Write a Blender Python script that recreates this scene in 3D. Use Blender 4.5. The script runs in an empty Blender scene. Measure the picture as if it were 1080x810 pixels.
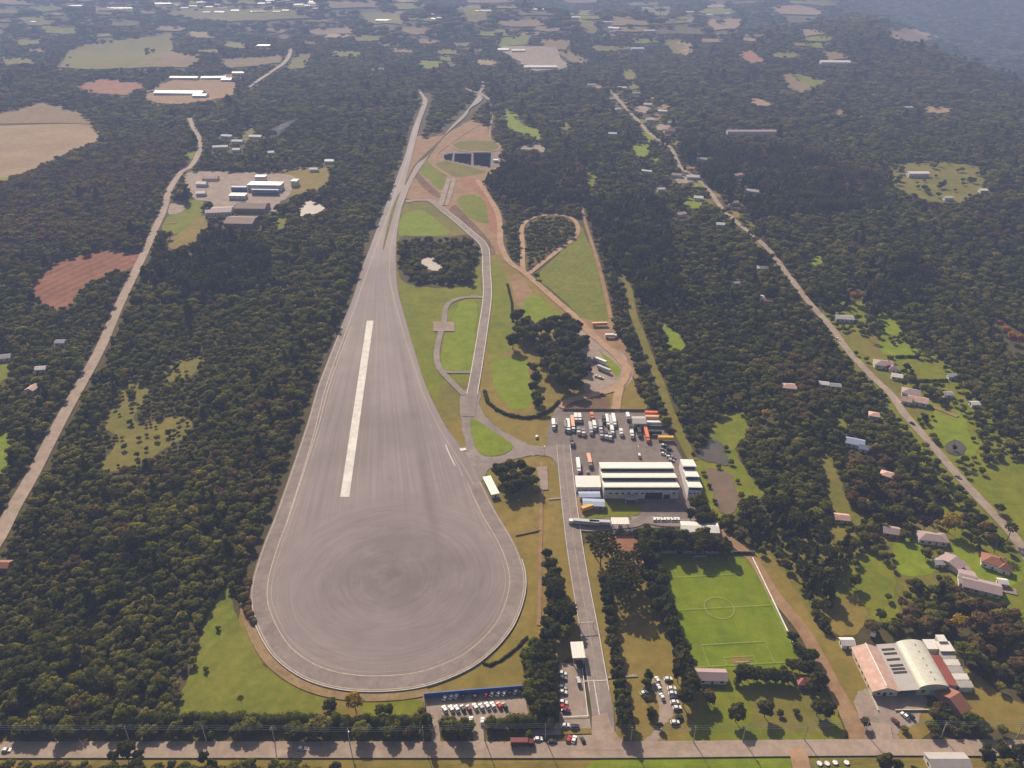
import bpy, bmesh, math, random
import numpy as np
from mathutils import Vector, Matrix
from mathutils.geometry import tessellate_polygon
random.seed(7); rng = np.random.default_rng(7)
R = math.radians
sc = bpy.context.scene
COL = sc.collection
# ------------------------------------------------------------------ camera model
F, CX, CY, H = 840.0, 540.0, 405.0, 327.0
CP, SP = math.cos(R(30)), math.sin(R(30))

def sst(a, b, t):
    t = np.clip((t - a) / (b - a), 0, 1)
    return t * t * (3 - 2 * t)

def hgt(x, y):
    """terrain height: flat round the works, rolling hills and a deep valley beyond"""
    x = np.asarray(x, float); y = np.asarray(y, float)
    far = sst(1250, 2600, y)
    n = (np.sin(x / 310 + 1.3) * np.cos(y / 270 + .4) * 12 + np.sin(x / 137 - y / 190 + 2.1) * 5
         + np.sin(y / 430 + x / 900) * 12 - 6)
    e = x - (1010 + (y - 2000) * .235 + 60 * np.sin(y / 260))
    spur = np.exp(-(np.minimum(e, 0) / 330.) ** 2) * sst(1700, 2400, y) * 22
    valley = sst(-40, 520, e) * sst(1500, 2500, y)
    back = sst(3500, 5700, y - .12 * (x - 1700)) * 270
    hills = sst(5200, 9000, y) * 120
    n = n * (1 + 1.3 * sst(2300, 3600, y))
    return far * n * (1 - .6 * valley) + spur * (1 - valley) - 130 * valley + back * sst(100, 900, e) + hills * .5

def proj(x, y, z):
    dz = z - H
    d = y * CP - dz * SP
    u = y * SP + dz * CP
    return CX + F * x / d, CY - F * u / d

def ray(px, py):
    a, b = (px - CX) / F, (CY - py) / F
    return a, CP + b * SP, -SP + b * CP

def gpz(px, py, z):
    dx, dy, dz = ray(px, py)
    t = (z - H) / dz
    return Vector((dx * t, dy * t, z))

def gp(px, py):
    dx, dy, dz = ray(px, py)
    if dz > -.02: dz = -.02
    t0 = H / -dz
    if dy * t0 < 1250: return Vector((dx * t0, dy * t0, 0.))
    t = 1000.; step = 12.
    while t < 16000:
        if H + dz * t < float(hgt(dx * t, dy * t)): break
        t += step; step *= 1.004
    lo, hi = t - step, t
    for _ in range(14):
        m = .5 * (lo + hi)
        if H + dz * m < float(hgt(dx * m, dy * m)): hi = m
        else: lo = m
    return Vector((dx * hi, dy * hi, float(hgt(dx * hi, dy * hi))))

# ------------------------------------------------------------------ materials
def newmat(name):
    m = bpy.data.materials.new(name); m.use_nodes = True
    nt = m.node_tree; nt.nodes.clear()
    return m, nt
def node(nt, t, **kw):
    n = nt.nodes.new(t)
    for k, v in kw.items():
        if k.startswith('_'): setattr(n, k[1:], v)
        else:
            s = n.inputs[int(k[1:])] if k[0] == 'i' and k[1:].isdigit() else n.inputs[k]
            if hasattr(v, 'is_output') or isinstance(v, bpy.types.NodeSocket): nt.links.new(v, s)
            else: s.default_value = v
    return n
def rgba(c): return (c[0], c[1], c[2], 1.)
def ramp(nt, fac, stops):
    r = nt.nodes.new('ShaderNodeValToRGB')
    nt.links.new(fac, r.inputs[0])
    e = r.color_ramp.elements
    while len(e) < len(stops): e.new(.5)
    for i, (p, c) in enumerate(stops):
        e[i].position = p; e[i].color = rgba(c) if not isinstance(c, (int, float)) else (c, c, c, 1)
    return r.outputs[0]
def mixc(nt, fac, a, b, mode='MIX'):
    n = nt.nodes.new('ShaderNodeMix'); n.data_type = 'RGBA'; n.blend_type = mode
    for s, v in ((n.inputs[0], fac), (n.inputs[6], a), (n.inputs[7], b)):
        if isinstance(v, bpy.types.NodeSocket): nt.links.new(v, s)
        elif isinstance(v, (int, float)): s.default_value = v
        else: s.default_value = rgba(v)
    return n.outputs[2]
def mth(nt, op, a, b=None, c=None):
    n = nt.nodes.new('ShaderNodeMath'); n.operation = op
    for s, v in zip(n.inputs, (a, b, c)):
        if v is None: continue
        if isinstance(v, bpy.types.NodeSocket): nt.links.new(v, s)
        else: s.default_value = v
    return n.outputs[0]
def pos(nt): return nt.nodes.new('ShaderNodeNewGeometry').outputs['Position']
def noise(nt, scale, vec=None, detail=4., rough=.6):
    n = node(nt, 'ShaderNodeTexNoise', Scale=scale, Detail=detail, Roughness=rough)
    nt.links.new(vec if vec is not None else pos(nt), n.inputs['Vector'])
    return n.outputs[0]
def finish(nt, col, rough=.9, metal=0., bump=None, bstr=.3, bdist=.1, spec=.3):
    b = nt.nodes.new('ShaderNodeBsdfPrincipled')
    if isinstance(col, bpy.types.NodeSocket): nt.links.new(col, b.inputs['Base Color'])
    else: b.inputs['Base Color'].default_value = rgba(col)
    b.inputs['Roughness'].default_value = rough; b.inputs['Metallic'].default_value = metal
    b.inputs['Specular IOR Level'].default_value = spec
    if bump is not None:
        bn = node(nt, 'ShaderNodeBump', Strength=bstr, Distance=bdist); nt.links.new(bump, bn.inputs['Height'])
        nt.links.new(bn.outputs[0], b.inputs['Normal'])
    o = nt.nodes.new('ShaderNodeOutputMaterial'); nt.links.new(b.outputs[0], o.inputs[0])
def patchy(name, c1, c2, c3, s1=.03, s2=.4, rough=.95, k=.5, stripe=None, spec=.1):
    """ground cover: broad patches of two colours, fine speckle of a third"""
    m, nt = newmat(name)
    a = ramp(nt, noise(nt, s1, detail=6, rough=.65), [(.36, 0.), (.64, 1.)])
    col = mixc(nt, a, c1, c2)
    b = ramp(nt, noise(nt, s2, detail=5, rough=.7), [(.45, 0.), (.72, k)])
    col = mixc(nt, b, col, c3)
    if stripe:
        ang, per, amt = stripe
        mp = node(nt, 'ShaderNodeMapping', Rotation=(0, 0, R(ang))); nt.links.new(pos(nt), mp.inputs[0])
        w = node(nt, 'ShaderNodeTexWave', Scale=6.2832 / per / 20 * 1., Distortion=2.5, Detail=3.)
        nt.links.new(mp.outputs[0], w.inputs[0])
        col = mixc(nt, mth(nt, 'MULTIPLY', w.outputs[1], amt), col, c3)
    f = noise(nt, 1.3, detail=3)
    col = mixc(nt, mth(nt, 'MULTIPLY', f, .4), col, mixc(nt, 1., col, (.55, .5, .42), 'MULTIPLY'))
    g = ramp(nt, noise(nt, .11, detail=7, rough=.72), [(.32, .78), (.68, 1.16)])
    col = mixc(nt, 1., col, g, 'MULTIPLY')
    finish(nt, col, rough, bump=noise(nt, 1.2), bstr=.35, bdist=.3, spec=spec)
    return m
def plain(name, c, rough=.6, metal=0., var=.12, scale=.6, spec=.4):
    m, nt = newmat(name)
    n = noise(nt, scale, detail=5)
    d = tuple(x * (1 - var * 2) for x in c); l = tuple(min(1, x * (1 + var)) for x in c)
    finish(nt, mixc(nt, ramp(nt, n, [(.35, 0.), (.65, 1.)]), d, l), rough, metal, spec=spec)
    return m
def leaf(name, cols, trans=.48, hs=.02):
    """foliage: every tree its own tint, leaves vary within it, light shines through"""
    m, nt = newmat(name)
    oi = nt.nodes.new('ShaderNodeObjectInfo')
    st = [(i / max(1, len(cols) - 1), c) for i, c in enumerate(cols)]
    v = mth(nt, 'ADD', mth(nt, 'MULTIPLY', oi.outputs['Random'], .72), mth(nt, 'MULTIPLY', ramp(nt, noise(nt, hs, oi.outputs['Location']), [(.3, 0.), (.7, 1.)]), .28))
    base = ramp(nt, v, st)
    n2 = ramp(nt, noise(nt, .9), [(.35, .78), (.7, 1.5)])
    base = mixc(nt, 1., base, n2, 'MULTIPLY')
    d = node(nt, 'ShaderNodeBsdfDiffuse', Color=base)
    t = node(nt, 'ShaderNodeBsdfTranslucent', Color=mixc(nt, 1., base, (1.25, 1.15, .5), 'MULTIPLY'))
    mx = node(nt, 'ShaderNodeMixShader', Fac=trans, i1=d.outputs[0], i2=t.outputs[0])
    o = nt.nodes.new('ShaderNodeOutputMaterial'); nt.links.new(mx.outputs[0], o.inputs[0])
    return m
def striped(name, c, c2, per=.5, axis=0, rough=.45, metal=0., dirt=(.2, .15, .11), dk=.35):
    """corrugated or tiled sheet, weathered"""
    m, nt = newmat(name)
    tc = nt.nodes.new('ShaderNodeTexCoord').outputs['Object']
    sx = node(nt, 'ShaderNodeSeparateXYZ'); nt.links.new(tc, sx.inputs[0])
    s = mth(nt, 'SINE', mth(nt, 'MULTIPLY', sx.outputs[axis], 6.2832 / per))
    col = mixc(nt, mth(nt, 'MULTIPLY_ADD', s, .5, .5), c, c2)
    n = ramp(nt, noise(nt, .35, tc, detail=6, rough=.7), [(.45, 0.), (.75, dk)])
    col = mixc(nt, n, col, dirt)
    finish(nt, col, rough, metal, bump=s, bstr=.4, bdist=.05)
    return m

M = {}
M['ground'] = patchy('forest_floor', (.06, .056, .02), (.085, .066, .03), (.11, .08, .04), .012, .25)
M['lawn'] = patchy('mown_grass', (.115, .145, .008), (.165, .175, .012), (.21, .17, .033), .035, .3)
M['bright'] = patchy('lush_grass', (.135, .19, .008), (.175, .215, .011), (.23, .21, .03), .05, .4)
M['pitch'] = patchy('football_turf', (.11, .172, .004), (.155, .198, .007), (.19, .175, .025), .045, .25, stripe=(4, 9, .12))
M['mown'] = patchy('cut_meadow', (.105, .135, .010), (.15, .16, .016), (.24, .195, .05), .03, .25, stripe=(28, 7, .14))
M['dry'] = patchy('dry_grass', (.18, .137, .03), (.24, .165, .048), (.13, .142, .016), .02, .3, k=.6)
M['olive'] = patchy('olive_meadow', (.115, .118, .016), (.17, .145, .03), (.22, .165, .055), .02, .3)
M['rough'] = patchy('rough_grass', (.075, .07, .018), (.11, .09, .028), (.16, .12, .05), .03, .35, k=.7)
M['dirt'] = patchy('bare_earth', (.25, .15, .08), (.31, .20, .12), (.175, .10, .05), .05, .4)
M['red'] = patchy('red_earth', (.25, .115, .07), (.32, .16, .1), (.18, .08, .045), .035, .3)
M['redfield'] = patchy('ploughed_red_soil', (.13, .052, .036), (.20, .08, .052), (.33, .16, .09), .02, .2, stripe=(20, 12, .3))
M['tan'] = patchy('harvested_field', (.27, .185, .10), (.36, .26, .155), (.19, .12, .07), .012, .15, stripe=(70, 14, .3))
M['brownf'] = patchy('fallow_field', (.2, .13, .075), (.23, .165, .09), (.14, .115, .045), .012, .15)
M['embank'] = patchy('eroded_bank', (.12, .075, .045), (.2, .12, .08), (.07, .055, .025), .06, .4, k=.8)
M['asphalt'] = patchy('worn_asphalt', (.215, .176, .165), (.27, .225, .21), (.17, .135, .125), .02, .4, rough=.85)
M['yard'] = patchy('yard_asphalt', (.165, .132, .124), (.215, .176, .166), (.12, .095, .09), .03, .3, rough=.85)
M['highway'] = patchy('pale_highway', (.29, .222, .18), (.345, .268, .22), (.23, .165, .125), .02, .3, rough=.85)
M['lane_road'] = patchy('pale_country_road', (.28, .22, .18), (.34, .27, .225), (.19, .14, .095), .04, .35)
M['verge'] = patchy('trodden_verge', (.24, .16, .085), (.29, .20, .115), (.15, .125, .03), .05, .3, k=.7)
M['strip'] = patchy('worn_white_strip', (.68, .645, .61), (.60, .565, .53), (.42, .38, .36), .05, .5, rough=.8)
M['gravel'] = patchy('gravel', (.27, .21, .18), (.34, .27, .23), (.2, .15, .115), .06, .7)
M['dirtroad'] = patchy('dirt_road', (.34, .21, .13), (.41, .275, .18), (.25, .145, .08), .05, .4)
M['paint'] = plain('white_road_paint', (.55, .52, .49), .7, var=.08, scale=.25)
M['yellowpaint'] = plain('faded_yellow_paint', (.34, .275, .2), .7, var=.15)
M['linewhite'] = plain('pitch_chalk', (.24, .29, .08), .8, var=.15)
# the test pad: tyre marks swept round its centre, streaks fanning up the straight
def padmat():
    m, nt = newmat('test_pad_asphalt')
    p = pos(nt)
    def polar(cx, cy):
        v = node(nt, 'ShaderNodeVectorMath', _operation='SUBTRACT'); nt.links.new(p, v.inputs[0]); v.inputs[1].default_value = (cx, cy, 0)
        s = node(nt, 'ShaderNodeSeparateXYZ'); nt.links.new(v.outputs[0], s.inputs[0])
        r = mth(nt, 'SQRT', mth(nt, 'ADD', mth(nt, 'POWER', mth(nt, 'ABSOLUTE', s.outputs[0]), 2.), mth(nt, 'POWER', mth(nt, 'ABSOLUTE', s.outputs[1]), 2.)))
        a = mth(nt, 'ARCTAN2', s.outputs[0], mth(nt, 'MULTIPLY', s.outputs[1], -1.))
        return r, a
    def comb(a, b):
        c = node(nt, 'ShaderNodeCombineXYZ', X=a, Y=b); return c.outputs[0]
    r1, a1 = polar(-69.7, 342)
    wob = mth(nt, 'MULTIPLY', noise(nt, .015, detail=2), 5.)
    def circ(k, kk, rr):
        c = node(nt, 'ShaderNodeCombineXYZ', X=mth(nt, 'MULTIPLY', rr, k), Y=mth(nt, 'MULTIPLY', mth(nt, 'COSINE', a1), kk), Z=mth(nt, 'MULTIPLY', mth(nt, 'SINE', a1), kk)); return c.outputs[0]
    ring = noise(nt, 1., circ(.75, .9, mth(nt, 'ADD', r1, wob)), detail=6, rough=.72)
    ring2 = noise(nt, 1., circ(.1, 1.1, r1), detail=4)
    r2, a2 = polar(-166, 960)
    st = noise(nt, 1., comb(mth(nt, 'MULTIPLY', a2, 260.), mth(nt, 'MULTIPLY', r2, .006)), detail=5, rough=.7)
    st2 = noise(nt, 1., comb(mth(nt, 'MULTIPLY', a2, 60.), mth(nt, 'MULTIPLY', r2, .004)), detail=3)
    inside = ramp(nt, mth(nt, 'MULTIPLY', r1, .01), [(.62, 1.), (.82, 0.)])
    f1 = mixc(nt, inside, st, ring); f2 = mixc(nt, inside, st2, ring2)
    col = mixc(nt, ramp(nt, f1, [(.33, 0.), (.68, 1.)]), (.165, .130, .129), (.228, .184, .18))
    col = mixc(nt, ramp(nt, f2, [(.3, .35), (.62, 0.)]), col, (.132, .103, .102))
    core = ramp(nt, mth(nt, 'MULTIPLY', r1, .01), [(.0, .85), (.30, .35), (.62, 0.)])
    col = mixc(nt, mth(nt, 'MULTIPLY', core, ramp(nt, noise(nt, .06, detail=5), [(.3, 0.), (.6, 1.)])), col, (.11, .088, .087))
    def at_ang(px, py):
        g = gpz(px, py, 0); return math.atan2(g.x + 166, -(g.y - 960))
    for k, (cx, cy, dens, th) in enumerate(((-52, 352, .30, .60), (-88, 333, .24, .6), (-70, 372, .2, .61))):
        r3, a3 = polar(cx, cy)
        c3 = node(nt, 'ShaderNodeCombineXYZ', X=mth(nt, 'MULTIPLY', r3, .5), Y=mth(nt, 'MULTIPLY', mth(nt, 'COSINE', a3), 1.6), Z=mth(nt, 'MULTIPLY_ADD', mth(nt, 'SINE', a3), 1.6, k * 7.)).outputs[0]
        arc = ramp(nt, noise(nt, 1., c3, detail=3, rough=.5), [(th, 0.), (th + .06, 1.)])
        near = ramp(nt, mth(nt, 'MULTIPLY', r3, .01), [(.0, 1.), (.5, 1.), (.7, 0.)])
        col = mixc(nt, mth(nt, 'MULTIPLY', mth(nt, 'MULTIPLY', arc, near), dens), col, (.12, .095, .095))
    for px, py, wd, amt, rl, rh in ((437, 445, .009, .75, .36, .64), (400, 440, .004, .3, .3, .56), (415, 400, .003, .25, .4, .6), (345, 500, .004, .25, .35, .6), (455, 500, .004, .25, .42, .6)):
        e = mth(nt, 'DIVIDE', mth(nt, 'ABSOLUTE', mth(nt, 'SUBTRACT', a2, at_ang(px, py))), wd)
        sk = ramp(nt, e, [(0., 1.), (1., 0.)])
        lr = mth(nt, 'MULTIPLY', r2, .001)
        win = ramp(nt, lr, [(max(0, rl - .08), 0.), (rl, 1.), (rh - .06, 1.), (rh, 0.)])
        brk = ramp(nt, noise(nt, .05, detail=5), [(.3, .25), (.65, 1.)])
        col = mixc(nt, mth(nt, 'MULTIPLY', mth(nt, 'MULTIPLY', mth(nt, 'MULTIPLY', sk, win), brk), amt), col, (.10, .08, .08))
    jo = mth(nt, 'FRACT', mth(nt, 'MULTIPLY', a2, 46.))
    jl = ramp(nt, mth(nt, 'ABSOLUTE', mth(nt, 'SUBTRACT', jo, .5)), [(0., .35), (.03, 0.)])
    col = mixc(nt, mth(nt, 'MULTIPLY', jl, mth(nt, 'SUBTRACT', 1., inside)), col, (.13, .105, .105))
    blot = ramp(nt, noise(nt, .045, detail=6, rough=.7), [(.55, 0.), (.72, .4)])
    col = mixc(nt, blot, col, (.14, .112, .112))
    big = ramp(nt, noise(nt, .009, detail=4), [(.35, .82), (.65, 1.12)])
    col = mixc(nt, 1., col, big, 'MULTIPLY')
    # the far straight is paler, worn
    sy = node(nt, 'ShaderNodeSeparateXYZ'); nt.links.new(p, sy.inputs[0])
    finish(nt, col, .8, bump=f1, bstr=.1, spec=.25)
    return m
M['pad'] = padmat()
M['lane'] = patchy('ring_lane_asphalt', (.205, .166, .16), (.25, .205, .198), (.165, .132, .128), .03, .4, rough=.8)
M['skid'] = plain('skid_mark', (.15, .122, .12), .8, var=.2, scale=.3)
M['pond'] = plain('pond_water', (.075, .062, .045), .08, var=.1, scale=.05, spec=.5)
M['mudpond'] = plain('muddy_water', (.15, .10, .06), .08, var=.1, scale=.08, spec=.5)
M['palepond'] = plain('pale_pond_water', (.30, .25, .215), .75, var=.06, scale=.06, spec=.5)
# built things
M['wall'] = plain('painted_render', (.62, .57, .52), .8)
M['wallc'] = plain('cream_render', (.6, .52, .4), .8)
M['wallb'] = plain('brick_wall', (.32, .19, .13), .85)
M['green'] = plain('pale_green_render', (.45, .5, .3), .8)
M['trim'] = plain('white_trim', (.75, .73, .7), .5)
M['glazing'] = striped('barred_glazing', (.05, .05, .05), (.12, .11, .10), 1.5, 0, .3, dk=.3)
M['glass'] = plain('window_glass', (.03, .035, .045), .12, var=.2, spec=.8)
M['blueglass'] = plain('blue_glazing', (.05, .09, .2), .15, spec=.8)
M['dark'] = plain('dark_opening', (.025, .022, .02), .8)
M['door'] = plain('brown_door', (.16, .09, .05), .6)
M['metal'] = plain('galvanised_metal', (.45, .45, .45), .45, .6)
M['conc'] = plain('concrete', (.45, .41, .37), .85)
M['wood'] = plain('weathered_timber', (.2, .14, .09), .8)
M['bluewall'] = plain('blue_painted_wall', (.03, .10, .36), .6)
M['brownwall'] = plain('brown_wall', (.2, .12, .08), .8)
M['solar'] = striped('solar_cells', (.012, .014, .04), (.03, .035, .08), 1.1, 0, .2, dk=.0)
M['roofwhite'] = striped('white_sheet_roof', (.66, .62, .58), (.58, .54, .50), 1.2, 0, .45, dk=.22)
M['roofgrey'] = striped('grey_sheet_roof', (.40, .37, .36), (.33, .3, .29), .9, 0, .5)
M['roofbrown'] = striped('old_brown_roof', (.23, .155, .13), (.17, .115, .095), .9, 0, .8, dk=.5, dirt=(.11, .08, .06))
M['rooftile'] = striped('clay_tile_roof', (.30, .13, .085), (.23, .095, .06), .5, 0, .8, dk=.4, dirt=(.13, .07, .05))
M['roofred'] = striped('red_sheet_roof', (.27, .065, .045), (.21, .05, .035), .7, 0, .6)
M['roofpink'] = striped('faded_pink_tile_roof', (.52, .33, .27), (.42, .24, .19), .5, 0, .8, dk=.7, dirt=(.62, .5, .43))
M['roofmauve'] = striped('faded_mauve_roof', (.36, .27, .27), (.28, .2, .2), .5, 0, .8)
M['roofblue'] = striped('blue_grey_roof', (.32, .38, .5), (.25, .3, .42), .7, 0, .5)
M['roofarch'] = striped('arched_zinc_roof', (.56, .54, .46), (.48, .46, .39), .8, 1, .4, dk=.25)
M['tyre'] = plain('tyre_rubber', (.02, .02, .02), .8)
PAINT = {'white': (.72, .70, .68), 'silver': (.42, .42, .43), 'grey': (.18, .18, .19), 'black': (.018, .018, .02), 'red': (.42, .02, .015),
         'dark red': (.13, .012, .012), 'blue': (.03, .07, .25), 'dark blue': (.02, .03, .08), 'orange': (.62, .16, .06), 'yellow': (.65, .36, .05),
         'pale orange': (.66, .36, .22)}
for k, c in PAINT.items(): M['p_' + k] = plain(k.replace(' ', '_') + '_paint', c, .28, .0, .04, spec=.6)
M['bark'] = plain('bark', (.12, .085, .06), .9)
M['leafA'] = leaf('mixed_forest_leaves', [(.046, .053, .013), (.082, .088, .017), (.125, .127, .022), (.168, .155, .034), (.25, .225, .06)])
M['leafB'] = leaf('dark_evergreen_leaves', [(.042, .048, .011), (.062, .066, .014), (.095, .093, .022)])
M['leafC'] = leaf('brown_winter_leaves', [(.085, .06, .026), (.12, .08, .036), (.15, .10, .048), (.10, .082, .028)])
M['leafG'] = leaf('fresh_green_leaves', [(.075, .092, .012), (.105, .118, .015), (.135, .14, .024)])
M['leafO'] = leaf('orange_autumn_leaves', [(.30, .12, .025), (.38, .17, .05)])
M['leafY'] = leaf('golden_leaves', [(.26, .19, .03), (.32, .21, .04)])
M['leafP'] = leaf('purple_leaves', [(.05, .02, .045), (.07, .03, .06)])
M['leafM'] = leaf('magenta_blossom', [(.35, .03, .16), (.45, .06, .22)])
M['leafF'] = leaf('far_forest_leaves', [(.03, .036, .012), (.05, .05, .015), (.08, .07, .025)], .25, .004)
# ------------------------------------------------------------------ mesh helpers
class MB:
    def __init__(s): s.v = []; s.f = []
    def add(s, vs, fs):
        o = len(s.v); s.v += [tuple(v) for v in vs]; s.f += [tuple(i + o for i in f) for f in fs]; return s
    def box(s, c, d, rz=0.):
        x, y, z = d[0] / 2, d[1] / 2, d[2] / 2; cr, sr = math.cos(rz), math.sin(rz)
        vs = []
        for sx, sy, sz in ((-1,-1,-1),(1,-1,-1),(1,1,-1),(-1,1,-1),(-1,-1,1),(1,-1,1),(1,1,1),(-1,1,1)):
            a, b = sx * x, sy * y
            vs.append((c[0] + a * cr - b * sr, c[1] + a * sr + b * cr, c[2] + sz * z))
        return s.add(vs, [(3,2,1,0),(4,5,6,7),(0,1,5,4),(1,2,6,5),(2,3,7,6),(3,0,4,7)])
    def loft(s, rings, cap=True):
        n = len(rings[0]); vs = [p for r in rings for p in r]; fs = []
        for k in range(len(rings) - 1):
            for i in range(n):
                j = (i + 1) % n
                fs.append((k*n+i, k*n+j, (k+1)*n+j, (k+1)*n+i))
        if cap: fs += [tuple(range(n))[::-1], tuple((len(rings)-1)*n + i for i in range(n))]
        return s.add(vs, fs)
    def tube(s, pts, r0, r1=None, n=6):
        r1 = r0 if r1 is None else r1; rings = []
        for k, p in enumerate(pts):
            p = Vector(p); q = Vector(pts[min(k + 1, len(pts) - 1)]) - Vector(pts[max(k - 1, 0)])
            q.normalize(); u = q.cross(Vector((0, 0, 1)))
            if u.length < 1e-3: u = Vector((1, 0, 0))
            u.normalize(); w = q.cross(u); r = r0 + (r1 - r0) * k / max(1, len(pts) - 1)
            rings.append([p + u * (r * math.cos(6.2832 * i / n)) + w * (r * math.sin(6.2832 * i / n)) for i in range(n)])
        return s.loft(rings)
    def prism(s, poly, z0, z1):
        n = len(poly)
        return s.loft([[(x, y, z0) for x, y in poly], [(x, y, z1) for x, y in poly]])
    def mesh(s, name, mat):
        me = bpy.data.meshes.new(name); me.from_pydata(s.v, [], s.f); me.update()
        bm = bmesh.new(); bm.from_mesh(me); bmesh.ops.recalc_face_normals(bm, faces=bm.faces); bm.to_mesh(me); bm.free()
        me.materials.append(mat); return me
    def obj(s, name, mat, parent=None, label=None):
        return link(name, s.mesh(name, mat), parent, label)
def link(name, me, parent=None, label=None):
    o = bpy.data.objects.new(name, me); COL.objects.link(o)
    if parent: o.parent = parent
    if label: o['label'] = label
    return o
def tag(o, label=None, cat=None, group=None, kind=None):
    for k, v in (('label', label), ('category', cat), ('group', group), ('kind', kind)):
        if v: o[k] = v
    return o
def thing(name, label, cat, loc, rz=0., group=None, scale=1.):
    o = bpy.data.objects.new(name, None); COL.objects.link(o); o.empty_display_size = .5
    o.location = loc; o.rotation_euler = (0, 0, rz); o.scale = (scale,) * 3 if isinstance(scale, (int, float)) else scale
    return tag(o, label, cat, group)
def copy_tree(o, parent=None):
    c = o.copy(); COL.objects.link(c)
    if parent: c.parent = parent
    for ch in list(o.children): copy_tree(ch, c)
    return c
# ------------------------------------------------------------------ ground sheets
MW, MH, MO = 2200, 1000, 560          # clearing mask in photo pixels
MASK = np.zeros((MH, MW), bool)
gx, gy = np.meshgrid(np.arange(MW) - MO, np.arange(MH) - 60)
MASKH = np.zeros((MH, MW), bool)
def stamp(pts, grow=0, hard=True):
    P = np.array([(p[0], p[1]) for p in pts], float)
    if grow:
        c = P.mean(0); P = c + (P - c) * (1 + grow / np.maximum(np.linalg.norm(P - c, axis=1, keepdims=True), 1))
    x0, y0 = np.floor(P.min(0)).astype(int) - 1; x1, y1 = np.ceil(P.max(0)).astype(int) + 2
    ix0, ix1 = max(0, x0 + MO), min(MW, x1 + MO); iy0, iy1 = max(0, y0 + 60), min(MH, y1 + 60)
    if ix0 >= ix1 or iy0 >= iy1: return
    X = gx[iy0:iy1, ix0:ix1]; Y = gy[iy0:iy1, ix0:ix1]; ins = np.zeros(X.shape, bool)
    for k in range(len(P)):
        (ax, ay), (bx, by) = P[k], P[k - 1]
        if ay == by: continue
        ins ^= ((ay > Y) != (by > Y)) & (X < (bx - ax) * (Y - ay) / (by - ay) + ax)
    MASK[iy0:iy1, ix0:ix1] |= ins
    if hard: MASKH[iy0:iy1, ix0:ix1] |= ins
def cleared(px, py, mk=None):
    i = np.clip(np.round(py).astype(int) + 60, 0, MH - 1); j = np.clip(np.round(px).astype(int) + MO, 0, MW - 1)
    return (MASK if mk is None else mk)[i, j]
def crom(P, closed=True, n=6):
    out = []; N = len(P); idx = range(N if closed else N - 1)
    for i in idx:
        if closed: a, b, c, d = P[(i-1) % N], P[i], P[(i+1) % N], P[(i+2) % N]
        else: a, b, c, d = P[max(i-1, 0)], P[i], P[i+1], P[min(i+2, N-1)]
        for k in range(n):
            t = k / n
            out.append(tuple(.5 * (2*b[j] + (c[j]-a[j])*t + (2*a[j]-5*b[j]+4*c[j]-d[j])*t*t + (3*b[j]-a[j]-3*c[j]+d[j])*t**3) for j in range(2)))
    if not closed: out.append((P[-1][0], P[-1][1]))
    return out
def sheet_mesh(name, poly, off):
    """flat polygon (world xy) draped on the terrain"""
    tri = tessellate_polygon([[Vector((p[0], p[1], 0)) for p in poly]])
    bm = bmesh.new(); vs = [bm.verts.new((p[0], p[1], 0)) for p in poly]
    for t in tri:
        try: bm.faces.new([vs[i] for i in t])
        except ValueError: pass
    ys = [p[1] for p in poly]; xs = [p[0] for p in poly]
    if max(ys) > 1240:
        st = 45.
        for ax, lo, hi in ((0, min(xs), max(xs)), (1, min(ys), max(ys))):
            v = math.floor(lo / st) * st + st
            while v < hi:
                co = (v, 0, 0) if ax == 0 else (0, v, 0); no = (1, 0, 0) if ax == 0 else (0, 1, 0)
                bmesh.ops.bisect_plane(bm, geom=bm.verts[:] + bm.edges[:] + bm.faces[:], plane_co=co, plane_no=no)
                v += st
    for v in bm.verts:
        v.co.z = float(hgt(v.co.x, v.co.y)) + off + max(0, v.co.y - 1240) * .0018
    bmesh.ops.recalc_face_normals(bm, faces=bm.faces)
    if bm.faces and sum(f.normal.z for f in bm.faces) < 0: bmesh.ops.reverse_faces(bm, faces=bm.faces)
    me = bpy.data.meshes.new(name); bm.to_mesh(me); bm.free(); return me
LAY = [0]
def off_next(base): LAY[0] += 1; return base + LAY[0] * .0013
def patch(name, mat, pts, lvl=.05, sm=True, jit=1., label=None, cat=None, mask=True):
    W = [gp(*p) for p in pts]
    if mask: stamp(pts, hard=mat in ('yard', 'asphalt', 'gravel', 'highway', 'pond', 'mudpond', 'palepond', 'pitch', 'pad'))
    P = [(w.x, w.y) for w in W]
    if sm == 'ang':
        Q = []
        for a, b in zip(P, P[1:] + P[:1]):
            for k in range(5): t = k / 5; Q.append((a[0] + (b[0]-a[0]) * t + random.gauss(0, jit), a[1] + (b[1]-a[1]) * t + random.gauss(0, jit)))
        P = Q
    elif sm:
        P = crom(P)
        if jit: P = [(x + random.gauss(0, .4 * jit), y + random.gauss(0, .4 * jit)) for x, y in P]
    me = sheet_mesh(name, P, off_next(lvl)); me.materials.append(M[mat])
    return tag(link(name, me), label, cat, kind='structure')
def wpatch(name, mat, P, lvl, label=None):
    me = sheet_mesh(name, P, off_next(lvl)); me.materials.append(M[mat])
    return tag(link(name, me), label, kind='structure')
def ribbon(P, w0, w1=None):
    w1 = w0 if w1 is None else w1; L = []; Rr = []; n = len(P)
    for i, (x, y) in enumerate(P):
        a = P[max(0, i-1)]; b = P[min(n-1, i+1)]; dx, dy = b[0]-a[0], b[1]-a[1]; l = math.hypot(dx, dy) or 1
        w = (w0 + (w1 - w0) * i / (n - 1)) / 2
        L.append((x - dy / l * w, y + dx / l * w)); Rr.append((x + dy / l * w, y - dx / l * w))
    return L, Rr
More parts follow.
